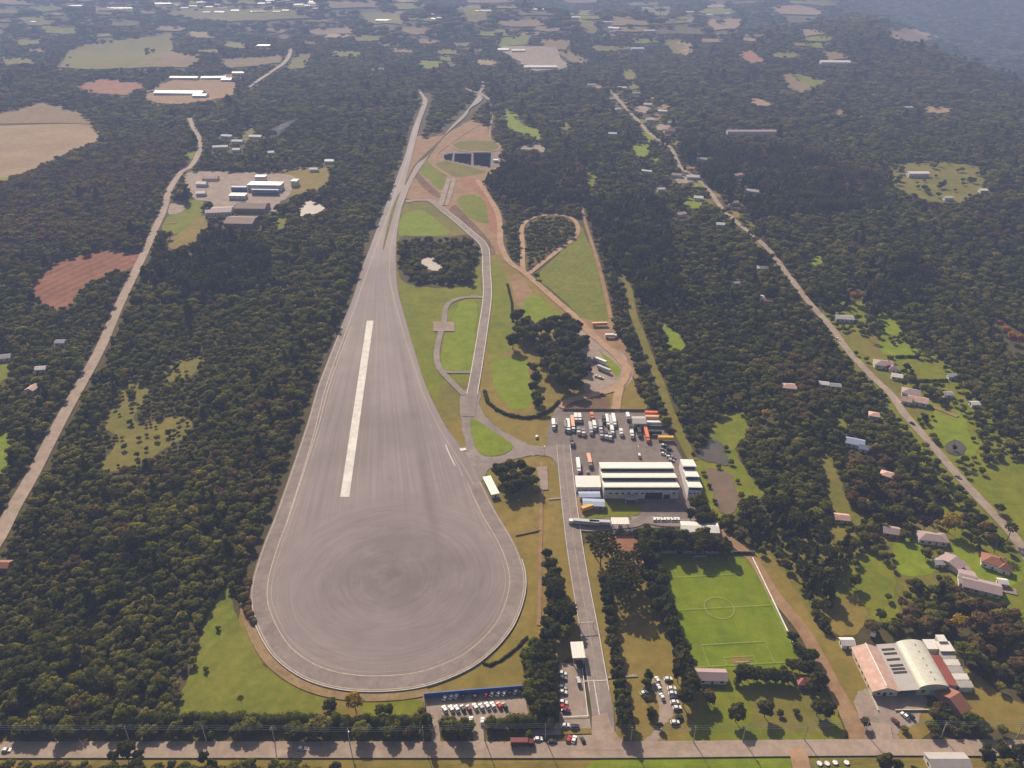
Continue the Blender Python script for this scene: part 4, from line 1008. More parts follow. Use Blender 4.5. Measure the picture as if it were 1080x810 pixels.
house(990, 592, 5, 5, 2.8, 0, 'roofgrey', 'wall', 'very small grey shed among shrubs beside the farm lane', 'gable', name='shed', cat='shed')
house(811, 316, 9, 7, 3.4, -15, 'rooftile', 'wallc', 'red-tiled house in the wood left of the road, lower of two', 'gable')
house(804, 313, 5, 8, 4, -15, 'roofwhite', 'trim', 'tall white house in the wood next to the red-tiled one', 'flat')
house(804, 282, 11, 7, 3.4, -10, 'roofwhite', 'trim', 'white-roofed house beside the upper bend of the country road', 'gable')
house(776, 298, 7, 5, 3.2, 10, 'roofgrey', 'wall', 'isolated small grey roof deep in the wood left of the road', 'gable')
house(1000, 415, 7, 5, 3, 0, 'roofgrey', 'wall', 'low grey roof at the edge of the wood right of the pink houses', 'gable')
house(1028, 425, 6, 5, 3, 0, 'roofwhite', 'wall', 'small bright roof among garden trees right of the round lawn', 'gable')
house(1005, 396, 7, 5, 3, -10, 'roofblue', 'wall', 'small blue-grey roof below the dark wood, right of the long lawn', 'gable')
house(922, 437, 7, 6, 3.2, -20, 'roofpink', 'wallc', 'little pink roof nearly hidden in the wood above the road', 'hip')
house(936, 500, 8, 6, 3.2, -30, 'roofpink', 'wallc', 'pinkish roof hidden among autumn trees in the middle of the wood', 'hip')
house(888, 545, 8, 6, 3.2, -10, 'roofpink', 'wallc', 'faded roof in the wood beside a strip of lawn', 'gable')
house(1000, 803, 17, 8, 3.6, 0, 'roofgrey', 'wall', 'grey-roofed building cut by the bottom edge, across the highway', 'gable', 1.6)
# small far houses: (px, py, w, d, roof)
VIL = [(683,112,16,8,'roofwhite'),(692,106,18,8,'roofpink'),(699,119,20,9,'roofwhite'),(708,131,18,9,'roofpink'),(671,100,18,8,'roofgrey'),(650,117,16,9,'roofwhite'),(646,106,14,8,'roofgrey'),(656,94,22,9,'roofwhite'),(624,91,20,9,'roofgrey'),(731,186,18,9,'roofwhite'),(778,184,14,8,'roofpink'),(794,201,18,8,'roofgrey'),(737,208,12,8,'roofwhite'),(714,184,14,9,'roofmauve'),(706,140,20,10,'rooftile'),(646,143,14,8,'roofwhite'),(682,180,16,5,'roofwhite'),(697,199,10,7,'roofwhite'),(718,225,12,8,'roofpink'),(774,213,12,8,'roofmauve'),(760,236,10,7,'roofwhite'),(685,128,14,8,'roofwhite'),(740,170,16,8,'roofgrey')]
for i, (x, y, w, d, rf) in enumerate(VIL):
    nm = {'roofwhite': 'white', 'roofpink': 'pink', 'roofgrey': 'grey', 'roofmauve': 'mauve', 'rooftile': 'red'}[rf]
    house(x, y, w, d, 4, random.uniform(-30, 30), rf, 'wall', 'small %s-roofed house in the hamlet strung along the far country road' % nm, 'gable', far=True, group='hamlet houses along the far road')
# mill / works on the left
house(280, 193.5, 47, 17, 9, -3, 'roofwhite', 'wallc', 'long cream-roofed factory with a blue strip along its front, left of the runway', 'flat', name='factory', cat='factory')
house(279.5, 200, 38, 4, 7, -3, 'bluewall', 'blueglass', 'blue glazed front block of the cream-roofed factory', 'flat', name='office_block', cat='office')
house(251, 205, 22, 12, 6, -3, 'roofwhite', 'wall', 'white block at the left front of the blue factory', 'flat', name='workshop', cat='workshop')
house(252, 197, 21, 6, 7, -3, 'bluewall', 'blueglass', 'short blue-roofed block behind the white block of the left factory', 'flat', name='workshop', cat='workshop')
house(275, 185.5, 15, 9, 9, -3, 'roofwhite', 'wall', 'white square block at the back of the blue factory', 'flat', name='workshop', cat='workshop')
house(311, 190, 9, 12, 8, -3, 'roofblue', 'wallc', 'blue-capped block at the right end of the cream-roofed factory', 'flat', name='workshop', cat='workshop')
house(266, 217, 40, 24, 6, -2, 'roofbrown', 'wallb', 'big old brown roof of the mill, upper of two', 'gable', 3.5, name='mill_building', cat='mill')
house(255, 232, 36, 28, 5, -4, 'roofbrown', 'wallb', 'big old brown roof of the mill, lower of two, above the wood', 'gable', 3.5, name='mill_building', cat='mill')
house(234, 221, 26, 24, 5, 8, 'roofmauve', 'wallc', 'grey-mauve shed roof left of the old brown mill', 'gable', 2.2, name='shed', cat='shed')
house(213, 193, 14, 10, 4.5, -5, 'roofwhite', 'wall', 'white roof in the yard left of the blue factory, upper one', 'gable', far=True)
house(212, 203, 12, 9, 4.5, 5, 'roofwhite', 'wall', 'white roof in the yard left of the blue factory, lower one', 'gable', far=True)
house(220, 223, 8, 10, 4, 20, 'roofgrey', 'wall', 'small grey roof beside dark trees left of the mauve shed', 'gable', far=True)
house(222, 187, 22, 12, 4, 0, 'roofpink', 'wallc', 'pinkish roof at the top left of the mill yard', 'gable', far=True)
for x, y, w in ((240,145.5,20),(270,146,22),(251,151,18),(233,157,24),(250,160,12),(286,163,10)):
    house(x, y, w, 9, 4, random.uniform(-15, 15), 'roofgrey', 'wall', 'small pale roof among trees between the valley road and the smoke', 'gable', far=True, group='pale roofs near the smoke')
house(348, 172, 14, 9, 4, 0, 'roofwhite', 'wall', 'white roof at the right edge of the dry field beside the runway wood', 'gable', far=True)
house(331, 178, 12, 8, 4, 0, 'roofgrey', 'wall', 'small grey roof in the dry field right of the blue factory', 'gable', far=True)
house(64, 360, 8, 6, 3.4, 0, 'roofgrey', 'wall', 'pale roof in the wood left of the valley road, topmost of three', 'gable')
house(43, 388, 8, 6, 3.4, 10, 'roofwhite', 'wall', 'white roof in the wood left of the valley road, middle of three', 'gable')
house(34, 409, 8, 7, 3.4, 80, 'roofpink', 'wallc', 'pinkish roof in the wood left of the valley road, lowest of three', 'gable')
house(2, 376, 14, 8, 3.4, 15, 'roofgrey', 'wall', 'grey roof above the bright lawn at the left edge', 'gable')
house(3, 595, 8, 6, 3, 0, 'rooftile', 'wallb', 'tiny red roof at the left edge of the big wood', 'gable')
# far sheds and greenhouses
for x, y, w, d, rf, lab in ((190,100,110,26,'roofwhite','very long white factory roof on bare earth, far left'), (212,103,30,20,'roofblue','blue end block of the very long white factory'),
                            (195,84,70,18,'roofgrey','long grey shed roof behind the very long white factory, left one'), (226,84,60,16,'roofwhite','pale shed roofs behind the very long white factory, right one'),
                            (240,86,24,20,'roofwhite','white house-like block at the right end of the far works'), (252,79,30,14,'roofgrey','grey roof at the foot of the far road'),
                            (278,50,44,18,'roofwhite','white shed by the fields near the end of the far road'), (82,7.5,80,24,'roofwhite','white greenhouse roof at the top left, left one of two'),
                            (128,10,130,22,'roofwhite','long white greenhouse strip at the top left, right one of two'), (172,5,90,20,'roofwhite','white roofs left of the far town'),
                            (36,24,18,14,'roofwhite','single small white roof in the far left hills'), (405,23,60,24,'roofwhite','white shed roof above the far end of the left runway'),
                            (531,54,34,30,'roofwhite','white greenhouse, left of the pair beyond the solar field'), (547,55,40,22,'roofwhite','white greenhouse, right of the pair beyond the solar field'),
                            (570,72.5,90,26,'roofwhite','wide white greenhouse block below the pair beyond the solar field'), (567,11,50,60,'roofwhite','white roof standing out in the top middle of the hills'),
                            (880,67.5,75,26,'roofwhite','long white greenhouse on the right hillside'), (792,141.5,88,14,'roofmauve','long thin grey-mauve roof in the wood beyond the hamlet'),
                            (672,53,40,16,'roofwhite','short white roof in the wood right of the pale greenhouses'), (685,34,34,16,'roofwhite','white farm roof below the hazy valley'),
                            (968,182,30,12,'roofwhite','long white shed roof in the meadow clearing on the right'), (1037,200,10,8,'roofwhite','small white roof at the lower right of the meadow clearing'),
                            (1000,208,12,8,'roofgrey','small grey roof below the meadow clearing'), (958,115,20,12,'roofgrey','grey roof at the left of the small bare field, far right'),
                            (523,171,7,7,'roofwhite','white cabin at the right end of the solar panels'), (605,20,50,20,'roofwhite','white farm roof at the top, right of the middle field'),
                            (727,14,40,20,'roofwhite','white roof on the ridge left of the tan fields'), (640,25,40,18,'roofgrey','pale farm roof in the top middle wood')):
    house(x, y, w, d, 6 if w > 20 else 4, random.uniform(-4, 4), rf, 'wall', lab, 'gable', min(3, d * .12), name='greenhouse' if 'greenhouse' in lab else 'farm_shed' if w > 20 else 'hut', cat='greenhouse' if 'greenhouse' in lab else 'shed', far=True)
rt = random.Random(3)
for i in range(34):
    x = rt.uniform(186, 334); y = rt.uniform(1.5, 15); w = rt.uniform(18, 46)
    house(x, y, w, w * .45, 6, rt.uniform(-40, 40), rt.choice(['roofwhite', 'roofpink', 'roofgrey', 'roofwhite']), 'wall', 'tiny pale building of the hazy town on the far left hills', 'gable', far=True, group='buildings of the far town')
for i in range(16):
    x, y = rt.choice([(690, 13), (700, 8), (640, 20), (720, 20), (650, 32), (755, 13), (470, 18), (500, 10)]); x += rt.uniform(-14, 14); y += rt.uniform(-4, 4); w = rt.uniform(16, 40)
    house(x, y, w, w * .45, 5, rt.uniform(-40, 40), rt.choice(['roofwhite', 'roofgrey']), 'wall', 'scattered pale farm building on the hazy top middle hills', 'gable', far=True, group='scattered farm buildings on the hills')
# solar field
for i, q in enumerate(([(468,163.6),(477.5,161.6),(476,169.5),(468.5,167.8)], [(479.4,161.5),(497,161.5),(496.3,173.5),(478.6,169.8)], [(499,161.5),(517.6,161.5),(516.7,176.2),(499.3,173.5)])):
    W = wl(q); cx = sum(p[0] for p in W) / 4; cy = sum(p[1] for p in W) / 4
    r = thing('solar_array', 'block of dark solar panels on the gravel pad, ' + ('smallest, at the left end', 'middle of three', 'right one of three')[i], 'solar panels', (cx, cy, 0), 0, 'solar panel blocks')
    P = [(x - cx, y - cy) for x, y in W]; y0, y1 = min(p[1] for p in P), max(p[1] for p in P); y = y0 + 2.5
    while y < y1 - 1:
        xs_ = []
        for k in range(4):
            (ax, ay), (bx, by) = P[k], P[k-1]
            if (ay > y) != (by > y): xs_.append(ax + (bx - ax) * (y - ay) / (by - ay))
        if len(xs_) == 2:
            a, b = sorted(xs_); o = MB().box((0, 0, 0), (b - a, 5.9, .08)).obj('panel_row', M['solar'], r); o.location = ((a + b) / 2, y, 1.5); o.rotation_euler = (-.28, 0, 0)
            mb = MB()
            for t in np.linspace(a + 1, b - 1, 4): mb.box((t, y, .7), (.12, .12, 1.5))
            mb.obj('panel_frame', M['metal'], r)
        y += 6.3
# ------------------------------------------------------------------ walls, goals, poles
def wall_thing(name, pts, t, h, mat, label, cat='wall', cap=None):
    W = wl(pts); mb = MB(); L, Rr = ribbon(W, t); n = len(W); o = W[0]
    vs = []
    for l, q in zip(L, Rr): vs += [(l[0]-o[0], l[1]-o[1], -.2), (l[0]-o[0], l[1]-o[1], h), (q[0]-o[0], q[1]-o[1], h), (q[0]-o[0], q[1]-o[1], -.2)]
    fs = [(4*i+k, 4*i+(k+1) % 4, 4*i+4+(k+1) % 4, 4*i+4+k) for i in range(n-1) for k in range(4)] + [(0,3,2,1), (4*n-4,4*n-3,4*n-2,4*n-1)]
    mb.add(vs, fs); ob = mb.obj(name, M[mat]); ob.location = (o[0], o[1], 0); return tag(ob, label, cat)
wall_thing('car_park_wall', [(447.5,736.5),(500,732),(552.5,728)], .4, 3.6, 'bluewall', 'blue painted wall along the back of the car park below the test pad')
wall_thing('car_park_wall', [(447,737.5),(448.5,756)], .4, 2.6, 'brownwall', 'brown end wall on the left side of the blue-walled car park')
wall_thing('pitch_wall', [(793.5,589),(845,697)], .5, 1.0, 'trim', 'low white wall along the right touchline of the football pitch')
wall_thing('yard_fence', [(594,433),(645,433.5),(692,434)], .15, 2., 'wood', 'dark fence along the back of the truck yard', 'fence')
wall_thing('pitch_fence', [(690,584),(796,584.5)], .12, 2.4, 'metal', 'thin grey fence along the far end of the football pitch', 'fence')
wall_thing('field_wall', [(544,565.5),(570,560)], .3, .9, 'wood', 'low dark bank fence running from the pad to the boundary track', 'fence')
for s, lab in ((0, 'white goal frame with net at the near end of the football pitch'), (1, 'white goal frame with net at the shaded far end of the football pitch')):
    x, y = pp(30, -.1 if s == 0 else PL + .1); r = thing('football_goal', lab, 'goal', (x, y, .1), math.atan2(PV.y, PV.x) + (math.pi if s == 0 else 0), 'football goals'); mb = MB()
    mb.tube([(-3.6,0,0),(-3.6,0,2.5),(3.6,0,2.5),(3.6,0,0)], .12, .12, 6); mb.obj('goal_frame', M['trim'], r)
    mb = MB()
    for k in range(19): mb.tube([(-3.6 + .4*k, 0, 2.45), (-3.6 + .4*k, 1.8, .05)], .025, .025, 3)
    for k in range(5): mb.tube([(-3.6, 1.8*k/4, 2.45 - .6*k), (3.6, 1.8*k/4, 2.45 - .6*k)], .025, .025, 3)
    mb.obj('net', M['conc'], r)
POLES = [(-20,782),(60,782.5),(137,782.5),(218,782.5),(290,783),(369,785),(447,783),(511,781),(575,780.5),(665,783.5),(731,783),(783,781.5),(848,781),(912,774),(992,778),(1072,779)]
PT = []
PLACE = ['at the left end of the row', 'by the white car on the left', 'before the big wood', 'left of the grassy triangle', 'below the grassy triangle', 'by the long hedge under the pad', 'by the hedge left of the car park', 'between the two car park driveways', 'beside the entrance car parks', 'right of the entrance mouth', 'by the small east car park', 'below the pitch lawn', 'left of the dirt track', 'before the gravel hall yard', 'right of the hall yard', 'at the right end of the row']
for i, (x, y) in enumerate(POLES):
    p = gp(x, y); r = thing('utility_pole', 'pale utility pole on the highway verge ' + PLACE[i], 'utility pole', (p.x, p.y, 0), random.uniform(-.1, .1), 'utility poles along the highway')
    MB().tube([(0,0,-.3),(0,0,11)], .26, .15, 8).obj('pole', M['conc'], r)
    MB().box((0,0,10.3), (.15, 2.2, .15)).obj('crossarm', M['wood'], r)
    for dy in (-1, 0, 1): MB().tube([(0,dy,10.35),(0,dy,10.65)], .07, .07, 6).obj('insulator', M['trim'], r)
    if i in (5, 11): MB().tube([(.35,0,8),(.35,0,9.2)], .3, .3, 8).obj('transformer', M['metal'], r)
    PT.append(p)
for dy, nm in ((-1, 'front'), (0, 'middle'), (1, 'back')):
    pts = []
    for a, b in zip(PT, PT[1:]):
        for k in range(8): t = k / 8; pts.append((a.x + (b.x-a.x)*t, a.y + (b.y-a.y)*t + dy, 10.7 - 2.6*t*(1-t)))
    pts.append((PT[-1].x, PT[-1].y + dy, 10.7))
    tag(MB().tube(pts, .05, .05, 4).obj('overhead_wire', M['metal']), 'thin sagging overhead wire along the highway poles, %s strand' % nm, 'wire')
p1, p2 = gp(611, 664), gp(625.5, 663); r = thing('road_gantry', 'slim barrier gantry across the entrance road above the gatehouse', 'gantry', p1, 0)
d = p2 - p1
for q in (Vector((0,0,0)), d): MB().tube([q, q + Vector((0,0,5))], .18, .18, 6).obj('post', M['metal'], r)
MB().tube([Vector((0,0,5)), d + Vector((0,0,5))], .22, .22, 6).obj('beam', M['metal'], r)
for x, y, lab in ((574,481,'tall lamp post beside the junction at the truck yard corner'), (672,481,'lamp post standing in the open middle of the truck yard')):
    p = gp(x, y); r = thing('lamp_post', lab, 'lamp post', p, 0); MB().tube([(0,0,0),(0,0,9)], .16, .1, 6).obj('pole', M['conc'], r); MB().box((0,-.8,9), (.3,1.8,.2)).obj('lamp', M['trim'], r)
wpatch('paved_patio', 'gravel', wl([(566,493),(577,492.5),(578.5,517),(570,517.5)]), .22)
# ------------------------------------------------------------------ vehicles
CM = {}
def car_meshes(col, kindc='car'):
    k = (col, kindc)
    if k in CM: return CM[k]
    L, Wd, h = (4.3, 1.8, 1.45) if kindc == 'car' else (4.9, 1.95, 2.0)
    pr = [(-L/2, .35), (-L/2 + .05, .85), (-L/2 + .5, .95), (L/2 - 1.15, .95), (L/2 - .1, .72), (L/2, .4)] if kindc == 'car' else [(-L/2, .35), (-L/2, 1.05), (L/2 - .9, 1.05), (L/2 - .05, .8), (L/2, .4)]
    body = MB(); P = [(x, .28) for x in (-L/2 + .1, L/2 - .1)]
    outline = [(-L/2 + .08, .28)] + pr + [(L/2 - .08, .28)]
    body.loft([[(x, s * Wd/2 * (.94 if abs(x) > L/2 - .15 else 1), z) for x, z in outline] for s in (-1, 1)])
    x0, x1, x2, x3 = (-L/2 + .25, -L/2 + .75, L/2 - 2., L/2 - 1.2) if kindc == 'car' else (-L/2 + .03, -L/2 + .15, L/2 - 1.5, L/2 - .9)
    zt = h - .05; z0 = .93 if kindc == 'car' else 1.03; ins = .86
    gl = MB(); gl.loft([[(x0, -Wd/2*.96, z0), (x3, -Wd/2*.96, z0), (x3, Wd/2*.96, z0), (x0, Wd/2*.96, z0)], [(x1, -Wd/2*ins, zt), (x2, -Wd/2*ins, zt), (x2, Wd/2*ins, zt), (x1, Wd/2*ins, zt)]])
    rf = MB(); rf.loft([[(x1-.08, -Wd/2*.88, zt-.03), (x2+.08, -Wd/2*.88, zt-.03), (x2+.08, Wd/2*.88, zt-.03), (x1-.08, Wd/2*.88, zt-.03)], [(x1+.1, -Wd/2*.8, h+.03), (x2-.1, -Wd/2*.8, h+.03), (x2-.1, Wd/2*.8, h+.03), (x1+.1, Wd/2*.8, h+.03)]])
    CM[k] = (body.mesh('body', M['p_' + col]), gl.mesh('windows', M['glass']), rf.mesh('roof', M['p_' + col]), L, Wd); return CM[k]
WH = MB().tube([(0, -.11, 0), (0, .11, 0)], .33, .33, 10).mesh('wheel', M['tyre'])
WHT = MB().tube([(0, -.16, 0), (0, .16, 0)], .5, .5, 10).mesh('wheel', M['tyre'])
def car(px, py, rot, col, label, group=None, kindc='car', cat='car'):
    b, g, rf, L, Wd = car_meshes(col, kindc); p = gpz(px, py, .7); z = .5
    r = thing('parked_car' if kindc == 'car' else 'parked_van', label, cat, (p.x, p.y, z), R(rot), group)
    link('body', b, r); link('windows', g, r); link('roof', rf, r)
    for x in (-L*.31, L*.31):
        for s in (-1, 1): w = link('wheel', WH, r); w.location = (x, s * (Wd/2 - .08), .33)
    return r
ORD = ['leftmost', 'second', 'third', 'fourth', 'fifth', 'sixth', 'seventh', 'eighth', 'ninth', 'tenth', 'eleventh', 'twelfth', 'thirteenth']
def ordn(i, n): return 'leftmost' if i == 0 else 'rightmost' if i == n - 1 else ORD[i] + ' from the left'
Zf = lambda x, y: (430 + x / 6.75, 700 + y / 6.75)
row = [(270,240,'white'),(315,232,'white'),(352,228,'white'),(400,226,'black'),(483,228,'dark blue'),(562,218,'red'),(605,212,'white'),(650,210,'white'),(690,208,'white'),(732,205,'black'),(773,197,'white'),(800,199,'dark blue')]
for i, (x, y, c) in enumerate(row): car(*Zf(x, y), 62, c, '%s car against the blue wall, %s in the back row' % (c, ordn(i, len(row))), 'cars in the blue-walled car park')
row = [(265,327,'white'),(312,324,'white'),(350,323,'white'),(393,320,'black'),(435,320,'dark red'),(482,310,'white'),(525,310,'silver'),(567,302,'white'),(607,300,'white'),(652,300,'red'),(690,302,'black')]
for i, (x, y, c) in enumerate(row): car(*Zf(x, y), 118, c, '%s car in the front row of the blue-walled car park, %s' % (c, ordn(i, len(row))), 'cars in the blue-walled car park')
for i, (x, y) in enumerate(((450,405),(533,412),(600,402))): car(*Zf(x, y), 90, 'white', 'white car half hidden behind the car park hedge, ' + ('left of the driveway', 'just right of the driveway', 'furthest from the driveway')[i], 'cars behind the hedge')
Zb = lambda x, y: (560 + x / 6, 690 + y / 6)
row = [(200,122,'white'),(202,150,'grey'),(200,210,'white'),(203,240,'white'),(205,305,'white'),(207,335,'red'),(222,358,'dark red')]
for i, (x, y, c) in enumerate(row): car(*Zb(x, y), -12, c, '%s car in the column along the trees at the entrance, %s' % (c, ['topmost', 'second from the top', 'third from the top', 'fourth from the top', 'fifth from the top', 'sixth from the top', 'lowest'][i]), 'cars in the entrance car park')
car(*Zb(300, 172), 98, 'silver', 'silver van alone in the middle of the entrance car park', None, 'van', 'van')
car(*Zb(217, 452), 3, 'white', 'white car crosswise above the grass strip, left of the black one'); car(*Zb(277, 459), 3, 'black', 'black car crosswise above the grass strip, right one of two')
for i, (x, c) in enumerate(((240, 'red'), (273, 'white'), (325, 'black'))): car(*Zb(x, 541 + i), 70 if i < 2 else 110, c, '%s car parked below the grass strip beside the highway' % c, 'cars below the grass strip')
car(568, 779.8, 2, 'white', 'white pickup-like car in the hedge shade next to the long red truck'); car(582.7, 782.4, 0, 'black', 'black car in the hedge shade beside the utility pole')
for i, (x, y, c) in enumerate(((800,165,'white'),(809,213,'white'),(828,270,'white'))): car(*Zb(x, y), 105, c, 'white car on the gravel of the east car park, %s of the left column' % ('top', 'middle', 'bottom')[i], 'cars in the east car park')
for i, (x, y, c) in enumerate(((868,158,'white'),(890,218,'white'),(897,248,'white'),(903,275,'dark blue'),(909,305,'white'),(925,340,'white'))): car(*Zb(x, y), 5, c, '%s car in the right column of the east car park, %s' % (c, ('topmost', 'second', 'third', 'fourth', 'fifth', 'lowest')[i]), 'cars in the east car park')
car(*Zb(935, 402), 10, 'black', 'black car apart from the column, lower east car park'); car(*Zb(911, 432), 5, 'white', 'white car nearest the highway in the east car park')
car(*Zb(733, 215), 40, 'grey', 'grey car tucked in the shrubs left of the east car park'); car(*Zb(716, 246), 20, 'white', 'white car tucked in the shrubs left of the east car park'); car(*Zb(763, 388), 30, 'dark red', 'dark red car at the foot of the east car park shrubs')
car(7.3, 791.5, 2, 'white', 'white car driving on the highway at the left edge'); car(318.5, 790, 2, 'white', 'white car driving on the highway below the long hedge')
car(954, 755, 120, 'white', 'white car on the gravel before the arched hall'); car(960, 755.5, 120, 'black', 'dark car close beside the white one at the arched hall'); car(944, 761, 115, 'dark red', 'dark maroon car at the edge of the hall yard')
Z7 = lambda x, y: (580 + x / 6, 470 + y / 6)
for i, x in enumerate((662, 684, 706, 727, 748, 770, 792, 813)): car(*Z7(x, 470), 80 + (i % 3) * 12, 'white', 'white car in the row below the factory hall, %s' % ordn(i, 8), 'white cars below the factory')
car(*Z7(432, 548), 92, 'dark blue', 'dark blue car under the inner gate canopy'); car(*Z7(486, 545), 92, 'white', 'white car under the right side of the inner gate canopy'); car(*Z7(515, 548), 92, 'grey', 'grey car just right of the inner gate canopy')
TMC = {}
def truck(px, py, rot, L, tc, cc, label, group=None, hh=3.7, cat='truck', name='parked_truck', cab=True):
    k = (L, tc, cc, cab, hh)
    if k not in TMC:
        t0 = -L/2; t1 = L/2 - (2.9 if cab else 0)
        box_ = MB().box(((t0 + t1)/2, 0, 1.1 + (hh - 1.1)/2), (t1 - t0, 2.5, hh - 1.1)).mesh('cargo_box', M['p_' + tc])
        ch = MB().box(((t0 + L/2)/2 + .0, 0, .85), (L - .5, 1.1, .35)).mesh('chassis', M['tyre'])
        cb = MB(); x0, x1 = L/2 - 2.5, L/2
        cb.loft([[(x0, s*1.2, .6), (x1, s*1.2, .6), (x1, s*1.2, 1.8), (x1 - .3, s*1.15, 2.9), (x0, s*1.15, 3.1)] for s in (-1, 1)])
        ws = MB(); ws.loft([[(x1 - .03, s*1.05, 1.85), (x1 + .03, s*1.05, 1.85), (x1 - .25, s*1.0, 2.8), (x1 - .3, s*1.0, 2.8)] for s in (-1, 1)])
        TMC[k] = (box_, ch, cb.mesh('cab', M['p_' + cc]) if cab else None, ws.mesh('windscreen', M['glass']) if cab else None)
    b, ch, cb, ws = TMC[k]; p = gpz(px, py, hh * .5)
    r = thing(name, label, cat, (p.x, p.y, .35), R(rot), group)
    link('cargo_box', b, r); link('chassis', ch, r)
    if cb: c = link('cab', cb, r); link('windscreen', ws, c)
    xs_ = [-L/2 + 1.2, -L/2 + 2.5] + ([L/2 - 1.2] if cab else [])
    for x in xs_:
        for s in (-1, 1): w = link('wheel', WHT, r); w.location = (x, s * 1.05, .5)
    return r
Zy = lambda x, y: (560 + x / 6.75, 390 + y / 6.75)
TY = 'trucks and trailers in the works yard'
for x, y, L, tc, cc, lab in ((265,400,15,'white','white','white box trailer at the left end of the truck row'), (297,385,18,'pale orange','white','long peach-coloured trailer, second from the left in the truck row'),
        (319,345,9,'white','white','short white trailer behind a tractor, left one of two'), (346,345,9,'white','white','short white trailer behind a tractor, right one of two'),
        (338,440,6,'grey','white','small white tractor unit in front of the two short trailers, left one'), (373,447,6,'grey','white','small white tractor unit in front of the two short trailers, right one'),
        (248,405,12,'grey','grey','grey flatbed hard against the left end of the truck row'), (292,515,8,'black','grey','dark lorry standing alone in front of the truck row'),
        (160,390,11,'white','white','white lorry parked by itself at the yard entrance'), (433,333,7,'orange','orange','orange lorry at the back of the truck row'),
        (424,420,14,'silver','silver','silver trailer left of the middle gap in the truck row'), (451,400,10,'white','white','white trailer beside the silver one in mid row'),
        (492,400,13,'grey','white','grey flatbed left of the dark cluster in the truck row'), (520,360,8,'black','dark blue','dark blue lorry at the back of the dark cluster'),
        (545,365,14,'white','white','white trailer in the dark cluster, left of the pair'), (567,375,15,'silver','white','silver trailer in the dark cluster, middle'),
        (590,362,15,'white','white','long white trailer at the right end of the truck row'), (577,435,9,'white','white','white lorry in front of the dark cluster'),
        (502,465,6,'grey','silver','front tractor unit of the cluster, left of three'), (535,470,6,'black','white','front tractor unit of the cluster, middle of three'), (562,475,6,'grey','white','front tractor unit of the cluster, right of three'),
        (641,450,6,'white','white','small white lorry standing alone right of the truck row'), (690,340,9,'white','grey','pale lorry left of the grey open shed, upper one'), (714,420,7,'black','grey','dark lorry left of the grey open shed, middle one'),
        (718,462,7,'white','white','white lorry left of the grey open shed, lower one'), (822,460,19,'orange','orange','long orange-red tanker lorry in front of the grey shed'),
        (770,445,12,'black','black','black lorry in the shadow of the grey shed')):
    truck(*Zy(x, y), -90, L, tc, cc, lab, TY)
for x, y, L, tc, lab in ((880,315,15,'orange','orange striped container at the top of the stack beside the grey shed'), (883,345,15,'pale orange','peach container, second of the stack beside the grey shed'), (890,385,16,'white','white container at the bottom of the stack beside the grey shed'),
        (880,450,10,'black','dark container right of the orange tanker'), (958,492,11,'yellow','yellow trailer crosswise at the right edge of the truck yard')):
    truck(*Zy(x, y), -2, L, tc, tc, lab, 'trailers at the right of the works yard', cab=False, cat='trailer', name='trailer')
for i, (x, y, c) in enumerate(((945,540,'white'),(965,550,'black'),(940,572,'grey'),(985,568,'dark blue'),(945,600,'white'),(975,598,'black'),(985,622,'white'),(1010,625,'grey'),(1000,645,'silver'))):
    car(*Zy(x, y), -20, c, '%s car jumbled at the yard right edge, %s from top' % (c, ['first', 'second', 'third', 'fourth', 'fifth', 'sixth', 'seventh', 'eighth', 'last'][i]), 'cars at the right edge of the yard')
car(*Zy(769, 612), 90, 'white', 'white van standing alone in the open truck yard', None, 'van', 'van')
truck(*Zy(337, 685), -90, 15, 'white', 'white', 'white box trailer beside the annexe, left of the peach one', TY); truck(*Zy(416, 650), -87, 14, 'pale orange', 'grey', 'peach box trailer behind the annexe, right of the white one', TY)
for i, x in enumerate((350, 405)): car(*Zy(x, 733), 90, 'dark red' if i == 0 else 'grey', '%s car right behind the white annexe' % ('dark red' if i == 0 else 'grey'))
truck(622.5, 535, 27, 13, 'yellow', 'yellow', 'yellow trailer parked aslant below the blue-grey shed', cab=False, cat='trailer', name='trailer')
truck(*Z7(215, 488), 172, 19, 'silver', 'white', 'white-cabbed articulated lorry turning in from the entrance road'); truck(*Z7(315, 492), 176, 13, 'silver', 'silver', 'silver second trailer of the road train at the inner gate', cab=False, cat='trailer', name='trailer')
truck(551, 783.5, 0, 11, 'dark red', 'dark red', 'dark red lorry in the hedge shade beside the highway')
Zc = lambda x, y: (560 + x / 6.75, 280 + y / 6.75)
truck(*Zc(570, 503), 0, 11, 'white', 'white', 'white bus-like lorry on the dirt circle above the truck yard')
truck(*Zc(490, 680), -42, 13, 'white', 'white', 'white trailer in the scrap corner, upper of two beside the grass island', None, cab=False, cat='trailer', name='trailer'); truck(*Zc(520, 740), -42, 13, 'silver', 'white', 'silver trailer in the scrap corner, lower of two beside the grass island', None, cab=False, cat='trailer', name='trailer')
truck(*Zc(490, 420), 5, 14, 'pale orange', 'white', 'pale trailer on bare earth below the big meadow', None, cab=False, cat='trailer', name='trailer')
for x, y, c, rt_, lab in ((350,605,'silver',20,'silver car at the edge of the dark clump of trees'), (365,628,'white',15,'white car just below the silver one by the dark trees'), (395,575,'dark blue',30,'dark blue car by the dark trees, uppermost'), (470,790,'white',-10,'white car in the scrap corner near the trees'), (500,800,'white',-15,'second white car in the scrap corner'), (455,690,'grey',-40,'grey car at the left of the scrap corner'), (510,920,'black',-20,'black car at the bend of the dirt circle')):
    car(*Zc(x, y), rt_, c, lab)
for x, y, lab in ((586,448,'white car by the fence at the yard entrance, upper'), (566,461,'white car on the earth bank left of the yard')): car(x, y, 80, 'white', lab)
